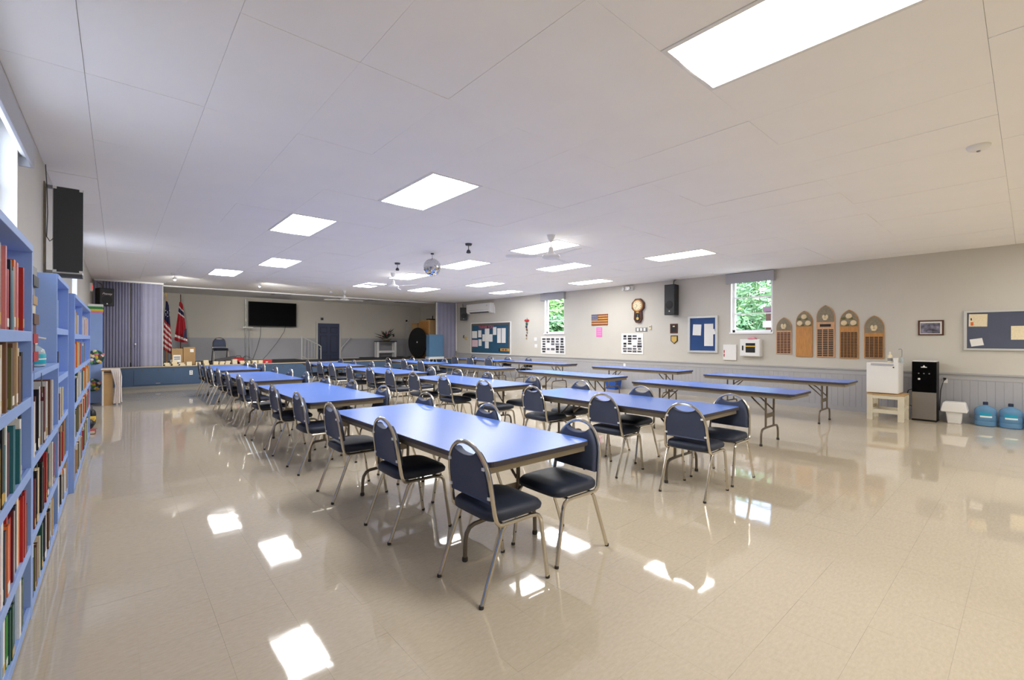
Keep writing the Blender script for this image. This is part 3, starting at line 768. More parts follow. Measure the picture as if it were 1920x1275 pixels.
for k, (x, y, sx, sy, sz, c, lab) in enumerate(((-.33, 9.75, .12, .3, .16, 'black', 'black bag nearest on the floor past the bookcases'), (-.34, 10.25, .13, .3, .12, 'cover yellow', 'yellow and black box on the floor past the bookcases'), (-.33, 10.75, .12, .32, .2, 'black', 'black bag farther along the floor past the bookcases'))):
    t = thing('floor_bag' if c == 'black' else 'floor_box', lab, 'bag' if c == 'black' else 'box', (x, y, 0), random.uniform(-.2, .2))
    if c == 'black':
        MB().sphere((0, 0, sz * .5), .5, 14, 10, sx, sy, sz).build('bag_body', c, t, smooth=True)
        MB().tube([(0, -sy * .3, sz * .85), (0, -sy * .2, sz * 1.25), (0, sy * .2, sz * 1.25), (0, sy * .3, sz * .85)], .008, 6).build('handle', 'dark_grey', t)
    else:
        B(-sx / 2, sx / 2, -sy / 2, sy / 2, 0, sz * .6).build('tray', 'black', t); B(-sx / 2 - .003, sx / 2 + .003, -sy / 2 - .003, sy / 2 + .003, sz * .6, sz).build('lid', c, t)
t = thing('paperback_stack', 'red paperback lying flat on the floor at the end of the bookcase', 'book', (-.31, 9.3, 0))
o = obj('cover', COVER, t); p = obj('pages', PAGES, t)
for q in (o, p): q.matrix_local = Matrix.Rotation(PI / 2, 4, 'X') @ Matrix.Translation((0, .03, -.1)) @ Matrix.Diagonal((.14, .05, .2, 1))
set_cover(o, 'red')

# ================================================================== LEFT WALL FITTINGS
t = thing('column_speaker', 'tall column loudspeaker with dark grille on the left wall', 'speaker', (-.354, 6.05, 2.04))
B(-.105, .100, -.02, .12, .0, .82).build('cabinet', 'white', t, bevel=.004)
B(-.098, .104, -.034, -.02, .016, .812).build('grille', 'charcoal', t)
B(-.1, .10, -.03, .1, -.03, 0).build('base_bar', 'dark_grey', t)
for x in (-.088, .09):
    for z_ in (.02, .80): B(x - .012, x + .012, -.04, -.034, z_ - .01, z_ + .012).build('clip', 'white', t)
B(-.165, -.105, .02, .06, .80, .83).build('bracket', 'grey_metal', t); B(-.165, -.105, .02, .06, .0, .03).build('bracket', 'grey_metal', t); B(-.165, -.155, -.01, .10, -.02, .85).build('wall_plate', 'stone_relief', t)
MB().tube([(-.15, -.03, 1.0), (-.14, -.035, .8), (-.135, -.03, .55), (-.14, -.04, .33), (-.12, -.04, .29), (-.1, -.02, .32)], .004, 6).build('cable', 'dark_grey', t)
t = thing('exit_sign', 'red exit sign on the left wall beside the curtain', 'sign', (XL, 15.6, 2.62))
B(0, .05, -.15, .15, .0, .2).build('housing', 'white', t, bevel=.004)
M('exit_red', (226, 40, 40), .4, emit=(255, 40, 40), estr=.5)
text_on(t, 'EXIT', .14, 'exit_red', (.053, 0, .1), '+X')

def pa_speaker(loc, rz, w_, d_, h_, label, logo=True, bracket=True):
    t = thing('wall_speaker', label, 'speaker', loc, rz, group='black wall-mounted loudspeakers')
    mb = MB(); mb.prism([(-w_ / 2, -d_ / 2), (w_ / 2, -d_ / 2), (w_ * .36, d_ / 2), (-w_ * .36, d_ / 2)], 0, h_, 'Z'); mb.build('cabinet', 'black', t, bevel=.006)
    B(-w_ / 2 + .015, w_ / 2 - .015, -d_ / 2 - .008, -d_ / 2, .015, h_ - .015).build('grille', 'charcoal', t)
    MB().lathe((0, -d_ / 2 - .009, h_ * .33), [(w_ * .36, 0), (w_ * .3, -.003), (w_ * .1, -.001)], 24, 'Y').build('woofer', 'black', t, smooth=True)
    MB().sphere((0, -d_ / 2 - .01, h_ * .12), .018, 8, 6).build('badge', 'white', t)
    if bracket: MB().tube([(0, d_ * .2, h_), (0, d_ * .3, h_ + .12), (0, d_ * .8, h_ + .16)], .012, 8).build('bracket', 'dark_grey', t)
    if logo: text_on(t, 'Peavey', .075, 'white', (0, -d_ / 2 - .010, h_ * .68), '-Y', shear=.35)
    return t
pa_speaker((-.27, 15.95, 2.28), .45, .32, .30, .46, 'black loudspeaker with white script logo by the left curtain')
pa_speaker((11.04, 15.85, 2.25), -.42, .30, .2, .54, 'black loudspeaker hanging beside the wall air conditioner', logo=False)
pa_speaker((11.06, 6.24, 2.10), -PI / 2, .30, .28, .80, 'tall black loudspeaker on the wall right of the clock', logo=False)

# ================================================================== RIGHT WALL FITTINGS
def wy(t_y): return t_y
def panel_box(name, label, cat, y0, y1, z0, z1, d, mat, group=None, bevel=0):
    t = thing(name, label, cat, (XR, (y0 + y1) / 2, z0), group=group)
    return t
# mini-split air conditioner
t = thing('air_conditioner', 'white wall air conditioner high on the right wall', 'air conditioner', (XR - .002, 14.80, 2.50))
mb = MB(); mb.prism([(0, 0), (-.13, .01), (-.20, .06), (-.21, .14), (-.21, .36), (-.19, .40), (0, .40)], -.80, .80, 'Y'); mb.build('housing', 'white', t, bevel=.006)
mb = MB(); mb.prism([(-.135, .012), (-.198, .055), (-.203, .063), (-.14, .02)], -.68, .60, 'Y'); mb.build('louver', 'dark_grey', t)
B(-.213, -.209, -.7, .7, .135, .14).build('panel_seam', 'dark_grey', t); MB().cyl((-.212, -.6, .3), (-.207, -.6, .3), .02).build('indicator', 'grey_metal', t)
MB().tube([(-.05, -.82, .3), (-.05, -.86, .3), (-.03, -.87, .2), (-.02, -.87, -.02)], .02, 8).build('pipe', 'white', t, smooth=True)

# big bulletin board
M('board_teal', (40, 84, 112), .8, var=.05, vscale=6); M('board_border', (96, 88, 82), .7, var=.35, vscale=60); M('letter_red', (214, 92, 74), .6); M('pink_paper', (226, 196, 204), .8); M('blue_board', (44, 76, 130), .8, var=.06, vscale=5); M('slate_board', (84, 90, 108), .8, var=.04, vscale=4)
t = thing('notice_board', 'large teal notice board pinned with letters beside the right curtain', 'notice board', (XR - .002, 14.24, .90))
B(-.02, 0, -1.24, 1.24, 0, 1.20).build('backing', 'board_teal', t)
fr = MB(); fr.box(-.032, 0, -1.28, -1.24, -.04, 1.24); fr.box(-.032, 0, 1.24, 1.28, -.04, 1.24); fr.box(-.032, 0, -1.24, 1.24, -.04, 0); fr.box(-.032, 0, -1.24, 1.24, 1.20, 1.24); fr.build('frame', 'white', t)
bd = MB(); bd.box(-.023, -.02, -1.24, -1.15, 0, 1.2); bd.box(-.023, -.02, 1.17, 1.24, 0, 1.2); bd.box(-.023, -.02, -1.15, 1.17, 1.12, 1.2); bd.build('border_strip', 'board_border', t)
text_on(t, 'THANK YOU', .17, 'letter_red', (-.024, .25, 1.04), '-X')
# sheets: (px region of the board mapped to 0..1)
def sheet(t, u0, v0, u1, v1, mat='paper', W=2.56, Hh=1.28, off=-.0225):
    y0 = 1.28 - W * u1; y1 = 1.28 - W * u0; z1 = 1.24 - Hh * v0; z0 = 1.24 - Hh * v1
    return B(off - .002, off, y0, y1, z0, z1).build('pinned_sheet', mat, t)
for (a, b, c, d, m_) in ((.03, .27, .17, .50, 'paper'), (.20, .25, .285, .475, 'paper'), (.31, .38, .375, .60, 'paper'), (.375, .20, .49, .36, 'paper'), (.378, .36, .485, .60, 'paper'), (.487, .38, .57, .61, 'paper'), (.58, .16, .665, .40, 'paper'), (.685, .20, .775, .645, 'paper'), (.79, .20, .885, .645, 'paper'), (.03, .56, .19, .78, 'pink_paper'), (.21, .54, .29, .75, 'paper'), (.38, .605, .475, .82, 'paper')):
    sheet(t, a, b, c, d, m_)
bn = B(-.026, -.0225, -1.20, -.60, .10, .20).build('banner_strip', 'label gold', t); B(-.03, -.026, -.66, -.58, .08, .20).build('dark_tag', 'black', bn)
for k in range(5): B(-.028, -.026, -.78 - .085 * k, -.73 - .085 * k, .115, .185).build('banner_mark', 'letter_red' if k % 2 == 0 else 'black', bn)
t = thing('key_hooks', 'small brass hooks on the wall left of the large notice board', 'hook', (XR - .002, 15.95, 1.45))
for k, (y, z_) in enumerate(((.1, .08), (-.02, .02), (-.1, 0))): MB().tube([(0, y, z_ + .09), (-.03, y, z_ + .07), (-.035, y, z_), (-.015, y, z_ - .02)], .02, 6).build('hook', 'label gold' if k else 'dark_grey', t)

# hanging ribbon ornament
t = thing('hanging_ornament', 'hanging ornament with red bow left of the narrow window', 'ornament', (XR - .002, 12.07, 1.40))
for sg in (-1, 1): MB().sphere((-.02, sg * .06, .74), .06, 10, 6, .4, 1.1, .7).build('bow_loop', 'red', t, smooth=True)
MB().sphere((-.025, 0, .72), .04, 8, 6, .5, 1, 1).build('bow_knot', 'red', t); MB().cyl((-.01, 0, .76), (-.002, 0, .84), .004, 6).build('string', 'grey_metal', t)
for k in range(6): MB().sphere((-.025, .02 * math.sin(k * 1.7), .62 - k * .105), .06 - k * .005, 9, 6, .5, .8, .95).build('bead', ['cover dark green', 'cover dark navy', 'cover brown', 'cover grey', 'cover brown', 'cover tan'][k], t, smooth=True)

# framed photo posters
def poster(label, y0, y1, z0, z1, cols, rows, tilt=0):
    t = thing('photo_poster', label, 'poster', (XR - .002, (y0 + y1) / 2, z0), group='white boards of small photographs')
    hw_ = (y1 - y0) / 2; hh = z1 - z0
    B(-.012, 0, -hw_, hw_, 0, hh).build('poster_board', 'white', t)
    cw, ch = (2 * hw_ - .08) / cols, (hh - .08) / rows
    for i in range(cols):
        for j in range(rows):
            if random.random() < .12: continue
            a = -hw_ + .04 + i * cw; b = .04 + j * ch; f_ = random.uniform(.55, .9); g_ = random.uniform(.5, .85)
            B(-.014, -.012, a + cw * (1 - f_) / 2, a + cw * (1 + f_) / 2, b + ch * (1 - g_) / 2, b + ch * (1 + g_) / 2).build('snapshot', random.choice(['photo0', 'photo1', 'photo2', 'photo1']), t)
    return t
M('photo0', (52, 52, 56), .4, var=.8, vscale=26); M('photo1', (96, 96, 100), .4, var=.8, vscale=22); M('photo2', (30, 30, 34), .4, var=.8, vscale=30)
poster('white board of small photographs below the narrow window', 10.19, 11.34, .945, 1.545, 5, 6)
poster('white board of small photographs below the wall clock', 7.22, 7.96, 1.03, 1.625, 4, 7)

# wooden flag plaque
M('plaque_blue', (92, 92, 124), .6); M('stripe_dark', (134, 70, 40), .6); M('stripe_light', (206, 156, 88), .6, var=.1, vscale=9)
t = thing('flag_plaque', 'carved wooden stars and stripes flag plaque above the pink notice', 'plaque', (XR - .002, 8.77, 1.89))
for k in range(9): B(-.018, 0, -.31, .31, .34 * k / 9 + .001, .34 * (k + 1) / 9 - .001).build('stripe', 'stripe_dark' if k % 2 == 0 else 'stripe_light', t)
can = B(-.024, -.018, .06, .31, .34 * 4 / 9, .339).build('canton', 'plaque_blue', t)
for i in range(5):
    for j in range(3): MB().cyl((-.026, .09 + i * .048, .175 + j * .055), (-.024, .09 + i * .048, .175 + j * .055), .010, 5).build('star', 'paper', can)
M('pink_note', (240, 118, 190), .7)
t = thing('pink_notice', 'bright pink paper notice taped below the flag plaque', 'notice', (XR - .002, 8.79, 1.53)); B(-.004, 0, -.11, .11, 0, .295).build('sheet', 'pink_note', t)
for k in range(4): B(-.005, -.004, -.08, .08, .06 + k * .06, .075 + k * .06).build('text_line', 'pink_paper', t)

# pendulum clock
t = thing('wall_clock', 'brown octagonal pendulum wall clock', 'clock', (XR - .002, 7.375, 1.93))
oc = [(.215 * math.cos(PI / 8 + PI / 4 * k), .49 + .215 * math.sin(PI / 8 + PI / 4 * k)) for k in range(8)]
MB().prism(oc, -.07, 0, 'X').build('case_head', 'wood_dark', t, bevel=.012)
MB().prism([(-.125, .33), (-.135, .10), (-.07, .0), (.07, .0), (.135, .10), (.125, .33)], -.06, 0, 'X').build('case_body', 'wood_dark', t, bevel=.01)
MB().lathe((-.07, 0, .49), [(.15, -.012), (.165, -.006), (.168, 0)], 28, 'X').build('bezel', 'wood', t, smooth=True)
fc = MB().lathe((-.082, 0, .49), [(.135, -.004), (.137, 0)], 28, 'X').build('dial', 'pages', t)
for k in range(12):
    a = PI / 6 * k; MB().obox((-.088, .112 * math.sin(a), .49 + .112 * math.cos(a)), (.003, .01, .025), rx=-a).build('hour_mark', 'black', fc)
for (a, l_) in ((.9, .07), (2.5, .1)): MB().obox((-.089, l_ / 2 * math.sin(a), .49 + l_ / 2 * math.cos(a)), (.003, .008, l_), rx=-a).build('hand', 'black', fc)
MB().prism([(-.075, .26), (-.085, .10), (-.04, .05), (.04, .05), (.085, .10), (.075, .26)], -.066, -.06, 'X').build('pendulum_window', 'black', t)
MB().cyl((-.070, 0, .12), (-.070, 0, .24), .004, 6).build('pendulum_rod', 'label gold', t); MB().lathe((-.070, 0, .12), [(.04, -.004), (.042, 0)], 18, 'X').build('pendulum_bob', 'label gold', t)
B(-.075, -.066, -.04, .04, .285, .31).build('name_plate', 'label gold', t)
# emergency light
t = thing('emergency_light', 'small emergency lamp near the ceiling above the wall clock', 'lamp', (XR - .002, 7.72, 2.885))
B(-.10, 0, -.17, .17, 0, .11).build('housing', 'white', t, bevel=.01)
for sg in (-1, 1): MB().lathe((-.10, sg * .10, .05), [(.045, -.05), (.05, -.03), (.03, 0)], 16, 'X').build('lamp_head', 'grey_metal', t, smooth=True)
# switches, plate, thermostat
t = thing('switch_plate', 'triple light switch plate under the wall clock', 'switch', (XR - .002, 7.29, 1.675)); B(-.01, 0, -.19, .19, 0, .12).build('plate', 'grey_metal', t, bevel=.003)
for y in (-.11, 0, .11): B(-.016, -.01, y - .03, y + .03, .02, .10).build('switch', 'white', t, bevel=.002)
t = thing('thermostat', 'small beige thermostat right of the triple switch plate', 'thermostat', (XR - .002, 7.0, 1.73)); B(-.025, 0, -.035, .035, 0, .12).build('housing', 'pages', t, bevel=.004); B(-.028, -.025, -.02, .02, .06, .1).build('display', 'grey_metal', t)
for (y, z_, lab) in ((11.62, 1.40, 'blank white switch plate between the ornament and photo board'), (11.60, 1.16, 'lower white switch plate between the ornament and photo board')):
    t = thing('switch_plate', lab, 'switch', (XR - .002, y, z_)); B(-.006, 0, -.07, .07, 0, .12).build('plate', 'white', t); B(-.01, -.006, -.012, .012, .04, .08).build('switch', 'white', t)
def outlet(y, z_, lab):
    t = thing('wall_outlet', lab, 'outlet', (XR - .01, y, z_), group='white wall outlets'); B(-.006, 0, -.036, .036, 0, .116).build('plate', 'white', t)
    for q in (.025, .07): B(-.009, -.006, -.016, .016, q, q + .028).build('socket', 'white', t)
    return t
outlet(7.85, .65, 'white outlet on the wainscot below the wall clock')
ou = outlet(1.0, .675, 'white outlet with a black plug beside the water dispenser')
B(-.035, -.009, -.018, .018, .055, .095).build('plug', 'black', ou); MB().tube([(-.03, 0, .06), (-.03, .02, .02), (-.02, .05, -.12), (-.02, .07, -.5)], .006, 6).build('cord', 'black', ou)
# two small plaques
t = thing('wall_plaque', 'dark rectangular plaque under the tall loudspeaker', 'plaque', (XR - .002, 6.285, 1.62)); B(-.015, 0, -.11, .11, 0, .255).build('board', 'wood_dark', t, bevel=.004); B(-.018, -.015, -.08, .08, .03, .225).build('plate', 'black', t); B(-.02, -.018, -.03, .03, .17, .2).build('emblem', 'pages', t)
t = thing('wall_plaque', 'shield-shaped gold and black plaque below the rectangular one', 'plaque', (XR - .002, 6.275, 1.335))
shd = lambda s_: [(-.10 * s_, .225 - .0), (-.10 * s_, .08), (0, .0 + (1 - s_) * .06), (.10 * s_, .08), (.10 * s_, .225)]
MB().prism(shd(1), -.015, 0, 'X').build('board', 'black', t); MB().prism([(y * .78, .115 + (z_ - .115) * .8) for y, z_ in shd(1)], -.018, -.015, 'X').build('plate', 'label gold', t)
# glazed blue notice case
t = thing('notice_case', 'glass-fronted blue notice case in a silver frame', 'notice board', (XR - .002, 5.48, 1.12))
B(-.03, 0, -.33, .33, .05, .88).build('backing', 'blue_board', t)
fr = MB(); fr.box(-.06, 0, -.39, -.33, 0, .93); fr.box(-.06, 0, .33, .39, 0, .93); fr.box(-.06, 0, -.33, .33, 0, .05); fr.box(-.06, 0, -.33, .33, .88, .93); fr.build('frame', 'frame_silver', t, bevel=.004)
B(-.052, -.049, -.33, .33, .05, .88).build('glass', 'window_glass', t)
for (y0, y1, z0, z1, rx) in ((.04, .26, .44, .72, .05), (-.27, -.04, .17, .73, 0), (-.32, -.12, .45, .58, -.2)):
    MB().obox((-.032 - (.006 if rx == -.2 else 0), (y0 + y1) / 2, (z0 + z1) / 2), (.003, y1 - y0, z1 - z0), rx=rx).build('pinned_sheet', 'paper', t)
# first aid notice box and defibrillator cabinet
t = thing('notice_box', 'flat white box with red strip left of the defibrillator cabinet', 'box', (XR - .002, 4.80, .955)); B(-.05, 0, -.155, .155, 0, .375).build('box_body', 'white', t, bevel=.004)
for k in range(2): B(-.053, -.05, .115, .14, .08 + k * .09, .15 + k * .09).build('red_mark', 'red', t)
t = thing('defibrillator_cabinet', 'white defibrillator cabinet with dark window and red alarm on top', 'cabinet', (XR - .002, 4.29, 1.06))
B(-.15, 0, -.225, .225, 0, .40).build('cabinet_body', 'white', t, bevel=.006); d_ = B(-.165, -.15, -.215, .215, .01, .39).build('door', 'white', t, bevel=.004)
B(-.168, -.165, -.12, .09, .09, .31).build('window', 'black', d_); B(-.170, -.168, -.12, .09, .225, .25).build('yellow_strip', 'cover yellow', d_); B(-.175, -.165, .14, .17, .14, .25).build('handle', 'black', d_)
MB().lathe((-.07, -.02, .40), [(.10, 0), (.10, .015), (.06, .05), (.02, .06)], 18).build('alarm_dome', 'cover pink', t, smooth=True)

# arched memorial plaques
def arch_poly(w_, h_, ha, n=9):
    # gothic arch: two arcs meeting at the apex
    a = w_ / 2; R = (a * a + ha * ha) / (2 * a)
    pts = [(-a, 0), (a, 0), (a, h_ - ha)]
    cx_ = a - R; amax = math.asin(min(1, ha / R))
    pts += [(cx_ + R * math.cos(amax * i / n), h_ - ha + R * math.sin(amax * i / n)) for i in range(1, n + 1)]
    pts += [(-x, y) for x, y in reversed(pts[2:-1])]
    return pts
M('plate_brown', (70, 34, 26), .35, metal=.3); M('plate_dark', (46, 40, 32), .35, metal=.3); M('plaque_wood', (206, 160, 120), .55, var=.12, vscale=5, vdim=(1, 8, 1))
def arched(label, y0, y1, z0, zt, head, cols, rows, plate, bodymat, roses=0, title=False, pad_top=.02):
    w_ = y1 - y0; h_ = zt - z0; ha = w_ * .78
    t = thing('memorial_plaque', label, 'plaque', (XR - .002, (y0 + y1) / 2, z0), group='arched memorial plaques')
    MB().prism(arch_poly(w_, h_, ha), -.025, 0, 'X').build('board', bodymat, t, bevel=.003)
    hb = h_ - head
    hp = [(y, z_) for y, z_ in arch_poly(w_ * .93, h_ - .012, ha * .95)]
    hp = [(y, max(z_, hb)) for y, z_ in hp]
    hd = MB().prism(hp, -.032, -.025, 'X').build('arch_panel', 'stone_relief', t)
    if roses:
        for (y, z_) in ((.0, h_ - .13), (w_ * .26, hb + .07), (-w_ * .24, hb + .07)): MB().sphere((-.034, y, z_), .055, 10, 7, .45, 1, 1).build('carved_rose', 'cream_relief', hd, smooth=True)
        for k in range(4): MB().sphere((-.034, w_ * (-.3 + .2 * k), hb + .03 + .13 * (k % 2)), .03, 8, 5, .3, 1.4, .8).build('carved_leaf', 'cover olive', hd)
    else:
        zc = hb + .105
        MB().lathe((-.032, 0, zc), [(.085, -.004), (.09, 0)], 20, 'X').build('medallion', 'stone_relief', hd)
        for sg in (-1, 1): MB().sphere((-.042, sg * .028, zc), .04, 8, 6, .4, .7, 1.2).build('carved_hand', 'cream_relief', hd, smooth=True)
        MB().sphere((-.042, 0, zc - .05), .04, 8, 6, .4, 1, .6).build('carved_base', 'cream_relief', hd, smooth=True)
    top = hb - pad_top
    if title: B(-.029, -.025, -w_ * .3, w_ * .3, hb - .10, hb - .045).build('title_plate', 'black', t); top = hb - .135
    if cols:
        cw = (w_ - .03) / cols; rh = (top - .035) / rows
        me = B(-.029, -.025, -cw * .42, cw * .42, 0, rh * .66).mesh('name_plate', plate)
        for i in range(cols):
            for j in range(rows):
                o = obj('name_plate', me, t); o.location = (0, -w_ / 2 + .015 + (i + .5) * cw, .025 + j * rh)
arched('shortest arched memorial plaque, leftmost, with four columns of brown plates', 3.465, 3.775, 1.13, 1.955, .30, 4, 13, 'plate_brown', 'plaque_wood')
arched('arched plaque of bare golden wood with carved roses and no plates', 3.065, 3.38, 1.08, 2.08, .34, 0, 0, 'plate_brown', 'wood', roses=1)
arched('tallest arched memorial plaque, in the middle, with title plate', 2.665, 2.995, 1.08, 2.185, .36, 3, 15, 'plate_dark', 'plaque_wood', title=True)
arched('arched memorial plaque with carved roses above rows of name plates', 2.265, 2.58, 1.07, 2.065, .34, 5, 18, 'plate_dark', 'wood', roses=1, pad_top=.10)
arched('rightmost arched memorial plaque, partly behind the soap bottle', 1.86, 2.172, 1.085, 1.93, .34, 4, 15, 'plate_dark', 'wood', pad_top=.06)
# picture and slate board
M('photo_bw', (110, 108, 124), .4, var=.9, vscale=14)
t = thing('picture_frame', 'small framed photograph beside the slate notice board', 'picture', (XR - .002, 1.19, 1.535))
B(-.012, 0, -.16, .16, .02, .26).build('mat_board', 'paper', t); B(-.014, -.012, -.125, .14, .035, .225).build('photograph', 'photo_bw', t)
fr = MB(); fr.box(-.02, 0, -.175, -.15, 0, .275); fr.box(-.02, 0, .15, .175, 0, .275); fr.box(-.02, 0, -.15, .15, 0, .022); fr.box(-.02, 0, -.15, .15, .253, .275); fr.build('frame', 'wood_dark', t)
t = thing('notice_board', 'slate blue notice board in a silver frame at the right edge', 'notice board', (XR - .002, .02, 1.27))
B(-.02, 0, -.71, .71, .03, .66).build('backing', 'slate_board', t)
fr = MB(); fr.box(-.035, 0, -.74, -.70, 0, .69); fr.box(-.035, 0, .70, .74, 0, .69); fr.box(-.035, 0, -.70, .70, 0, .035); fr.box(-.035, 0, -.70, .70, .655, .69); fr.build('frame', 'frame_silver', t, bevel=.003)
p = MB().obox((-.023, .565, .52), (.003, .225, .215), rx=.02).build('pinned_sheet', 'pages', t)
B(-.026, -.0245, .62, .655, .43, .49).build('printed_picture', 'cover orange', p); B(-.026, -.0245, .64, .655, .52, .56).build('printed_picture', 'black', p)
MB().obox((-.023, .58, .14), (.003, .155, .125), rx=-.18).build('pinned_sheet', 'paper', t)
MB().obox((-.023, .03, .30), (.003, .30, .23)).build('pinned_sheet', 'pages', t)

# ================================================================== FRIDGE, STAND, DISPENSER, BIN, JUGS
t = thing('wooden_stand', 'white painted wooden stand under the small fridge', 'stand', (10.60, 1.70, 0))
hx, hy, lt = .27, .26, .085
M('stand_paint', (226, 218, 196), .55, var=.04, vscale=9)
for sx in (-1, 1):
    for sy in (-1, 1):
        xa, xb_ = sorted((sx * hx, sx * (hx - .06))); ya, yb_ = sorted((sy * hy, sy * (hy - lt))); B(xa, xb_, ya, yb_, 0, .455).build('leg', 'stand_paint', t, bevel=.002)
B(-hx - .005, hx + .005, -hy - .005, hy + .005, .455, .478).build('top_board', 'wood_light', t)
for sx in (-1, 1):
    xa, xb_ = sorted((sx * (hx - .005), sx * (hx - .045)))
    B(xa, xb_, -hy + lt, hy - lt, .39, .455).build('top_rail', 'stand_paint', t); B(xa, xb_, -hy + lt, hy - lt, .13, .195).build('lower_rail', 'stand_paint', t)
for sy in (-1, 1):
    ya, yb_ = sorted((sy * (hy - .01), sy * (hy - .05))); B(-hx + .06, hx - .06, ya, yb_, .39, .455).build('top_rail', 'stand_paint', t); B(-hx + .06, hx - .06, ya, yb_, .19, .25).build('lower_rail', 'stand_paint', t)
t = thing('mini_fridge', 'small white cube fridge on the wooden stand', 'fridge', (10.60, 1.745, .479))
B(-.21, .24, -.225, .225, .015, .555).build('fridge_body', 'white', t, bevel=.006)
d_ = B(-.25, -.214, -.225, .225, .012, .557).build('door', 'white', t, bevel=.01); MB().prism([(-.258, .525), (-.25, .545), (-.25, .515), (-.262, .51)], -.16, .16, 'Y').build('handle', 'valance', d_); B(-.252, -.25, -.17, -.15, .47, .49).build('badge', 'black', d_)
fz = .479 + .557
t = thing('soap_bottle', 'cream pump bottle on the small fridge', 'bottle', (10.52, 1.66, fz)); MB().lathe((0, 0, 0), [(.032, 0), (.035, .004), (.035, .11), (.03, .135), (.012, .15), (.012, .165)], 16).build('bottle_body', 'pages', t, smooth=True); MB().lathe((0, 0, .165), [(.013, 0), (.013, .02), (.006, .022), (.006, .035)], 10).build('pump', 'white', t, smooth=True); flat_lathe(MB(), [(.0354, .03), (.0358, .032), (.0358, .08), (.0354, .082)], 16).build('label', 'cover grey', t)
t = thing('paper_cup', 'white paper cup on the small fridge', 'cup', (10.50, 1.575, fz)); MB().lathe((0, 0, 0), [(.028, 0), (.036, .085), (.038, .088), (.033, .088), (.026, .01)], 16).build('cup_wall', 'white', t, smooth=True)
t = thing('pump_dispenser', 'clear bottle with tall hooked tap on the small fridge', 'bottle', (10.55, 1.50, fz)); MB().lathe((0, 0, 0), [(.03, 0), (.032, .09), (.015, .11)], 14).build('bottle_body', 'gel', t, smooth=True); MB().tube([(0, 0, .10), (0, 0, .23), (0, .012, .25), (0, .035, .25), (0, .045, .235)], .005, 6).build('tap', 'grey_metal', t)
M('steel', (150, 142, 132), .35, metal=.75)
t = thing('water_dispenser', 'black and steel water dispenser beside the small fridge', 'water dispenser', (10.99, 1.235, 0))
B(-.17, .17, -.165, .165, 0, .02).build('plinth', 'black', t); B(-.16, .17, -.165, .165, .02, 1.06).build('cabinet', 'black', t, bevel=.01)
B(-.178, -.16, -.163, .163, .03, .515).build('lower_door', 'steel', t, bevel=.006); B(-.183, -.178, -.155, -.145, .2, .42).build('door_handle', 'grey_metal', t)
up = B(-.178, -.16, -.163, .163, .525, 1.055).build('control_panel', 'screen', t, bevel=.006)
B(-.18, -.178, -.04, .04, .955, .97).build('logo_mark', 'white', up); MB().prism([(-.02, .97), (.02, .97), (0, 1.0)], -.180, -.178, 'X').build('logo_mark', 'white', up)
for y in (-.07, 0, .07): MB().cyl((-.182, y, .85), (-.178, y, .85), .011, 10).build('button', 'grey_metal', up)
MB().cyl((-.182, .065, .75), (-.178, .065, .75), .018, 12).build('indicator', 'white', up)
B(-.16, .16, -.155, .155, 1.06, 1.075).build('lid', 'white', t)
MB().tube([(.05, .17, .55), (.04, .24, .52), (.03, .27, .40), (.03, .24, .25), (.05, .17, .22)], .007, 6).build('hose', 'black', t)
t = thing('waste_bin', 'white plastic bin with flared lid on the floor', 'bin', (10.98, .855, 0))
mb = MB(); a0, b0, a1, b1 = .075, .085, .095, .108
mb.add([(-a0, -b0, 0), (a0, -b0, 0), (a0, b0, 0), (-a0, b0, 0), (-a1, -b1, .22), (a1, -b1, .22), (a1, b1, .22), (-a1, b1, .22)], [(0, 3, 2, 1), (4, 5, 6, 7), (0, 1, 5, 4), (1, 2, 6, 5), (2, 3, 7, 6), (3, 0, 4, 7)]); mb.build('bin_body', 'white', t, bevel=.012)
MB().prism([(-.165, .20), (-.17, .23), (-.14, .355), (-.12, .37), (.12, .37), (.14, .355), (.17, .23), (.165, .20)], -.13, .12, 'X').build('lid', 'white', t, bevel=.012)
M('jug_blue', (134, 182, 220), .1, trans=.45, ior=1.15, spec=.5); M('jug_label', (40, 156, 190), .4); M('jug_wave', (226, 240, 238), .4)
jug = [(.120, .004), (.132, .012), (.134, .07), (.128, .085), (.134, .10), (.134, .17), (.128, .185), (.134, .20), (.134, .255), (.125, .285), (.10, .31), (.05, .335), (.030, .345), (.029, .365)]
for k, (y, x, lab) in enumerate(((.485, 11.06, 'blue water jug next to the white bin'), (.195, 11.06, 'blue water jug second from the white bin'), (-.09, 11.06, 'blue water jug farthest from the bin, cut by the right edge'))):
    t = thing('water_jug', lab, 'water jug', (x, y, 0), group='blue water jugs on the floor')
    MB().lathe((0, 0, 0), jug, 28).build('jug_body', 'jug_blue', t, smooth=True); MB().lathe((0, 0, .355), [(.031, 0), (.032, .005), (.032, .04), (.028, .048)], 14).build('cap', 'cover dark navy', t, smooth=True)
    def band(z0, z1, a0, a1, r, n=8):
        m_ = MB(); vs = []
        for i in range(n + 1):
            a = a0 + (a1 - a0) * i / n; vs += [(r * math.cos(a), r * math.sin(a), z0), (r * math.cos(a), r * math.sin(a), z1)]
        return m_.add(vs, [(2 * i, 2 * i + 1, 2 * i + 3, 2 * i + 2) for i in range(n)])
    fa = math.atan2(-y, -x); lb = band(.165, .235, fa - .55, fa + .55, .1355).build('label', 'jug_label', t, smooth=True); band(.15, .178, fa - .5, fa + .6, .1362).build('label_wave', 'jug_wave', lb, smooth=True)
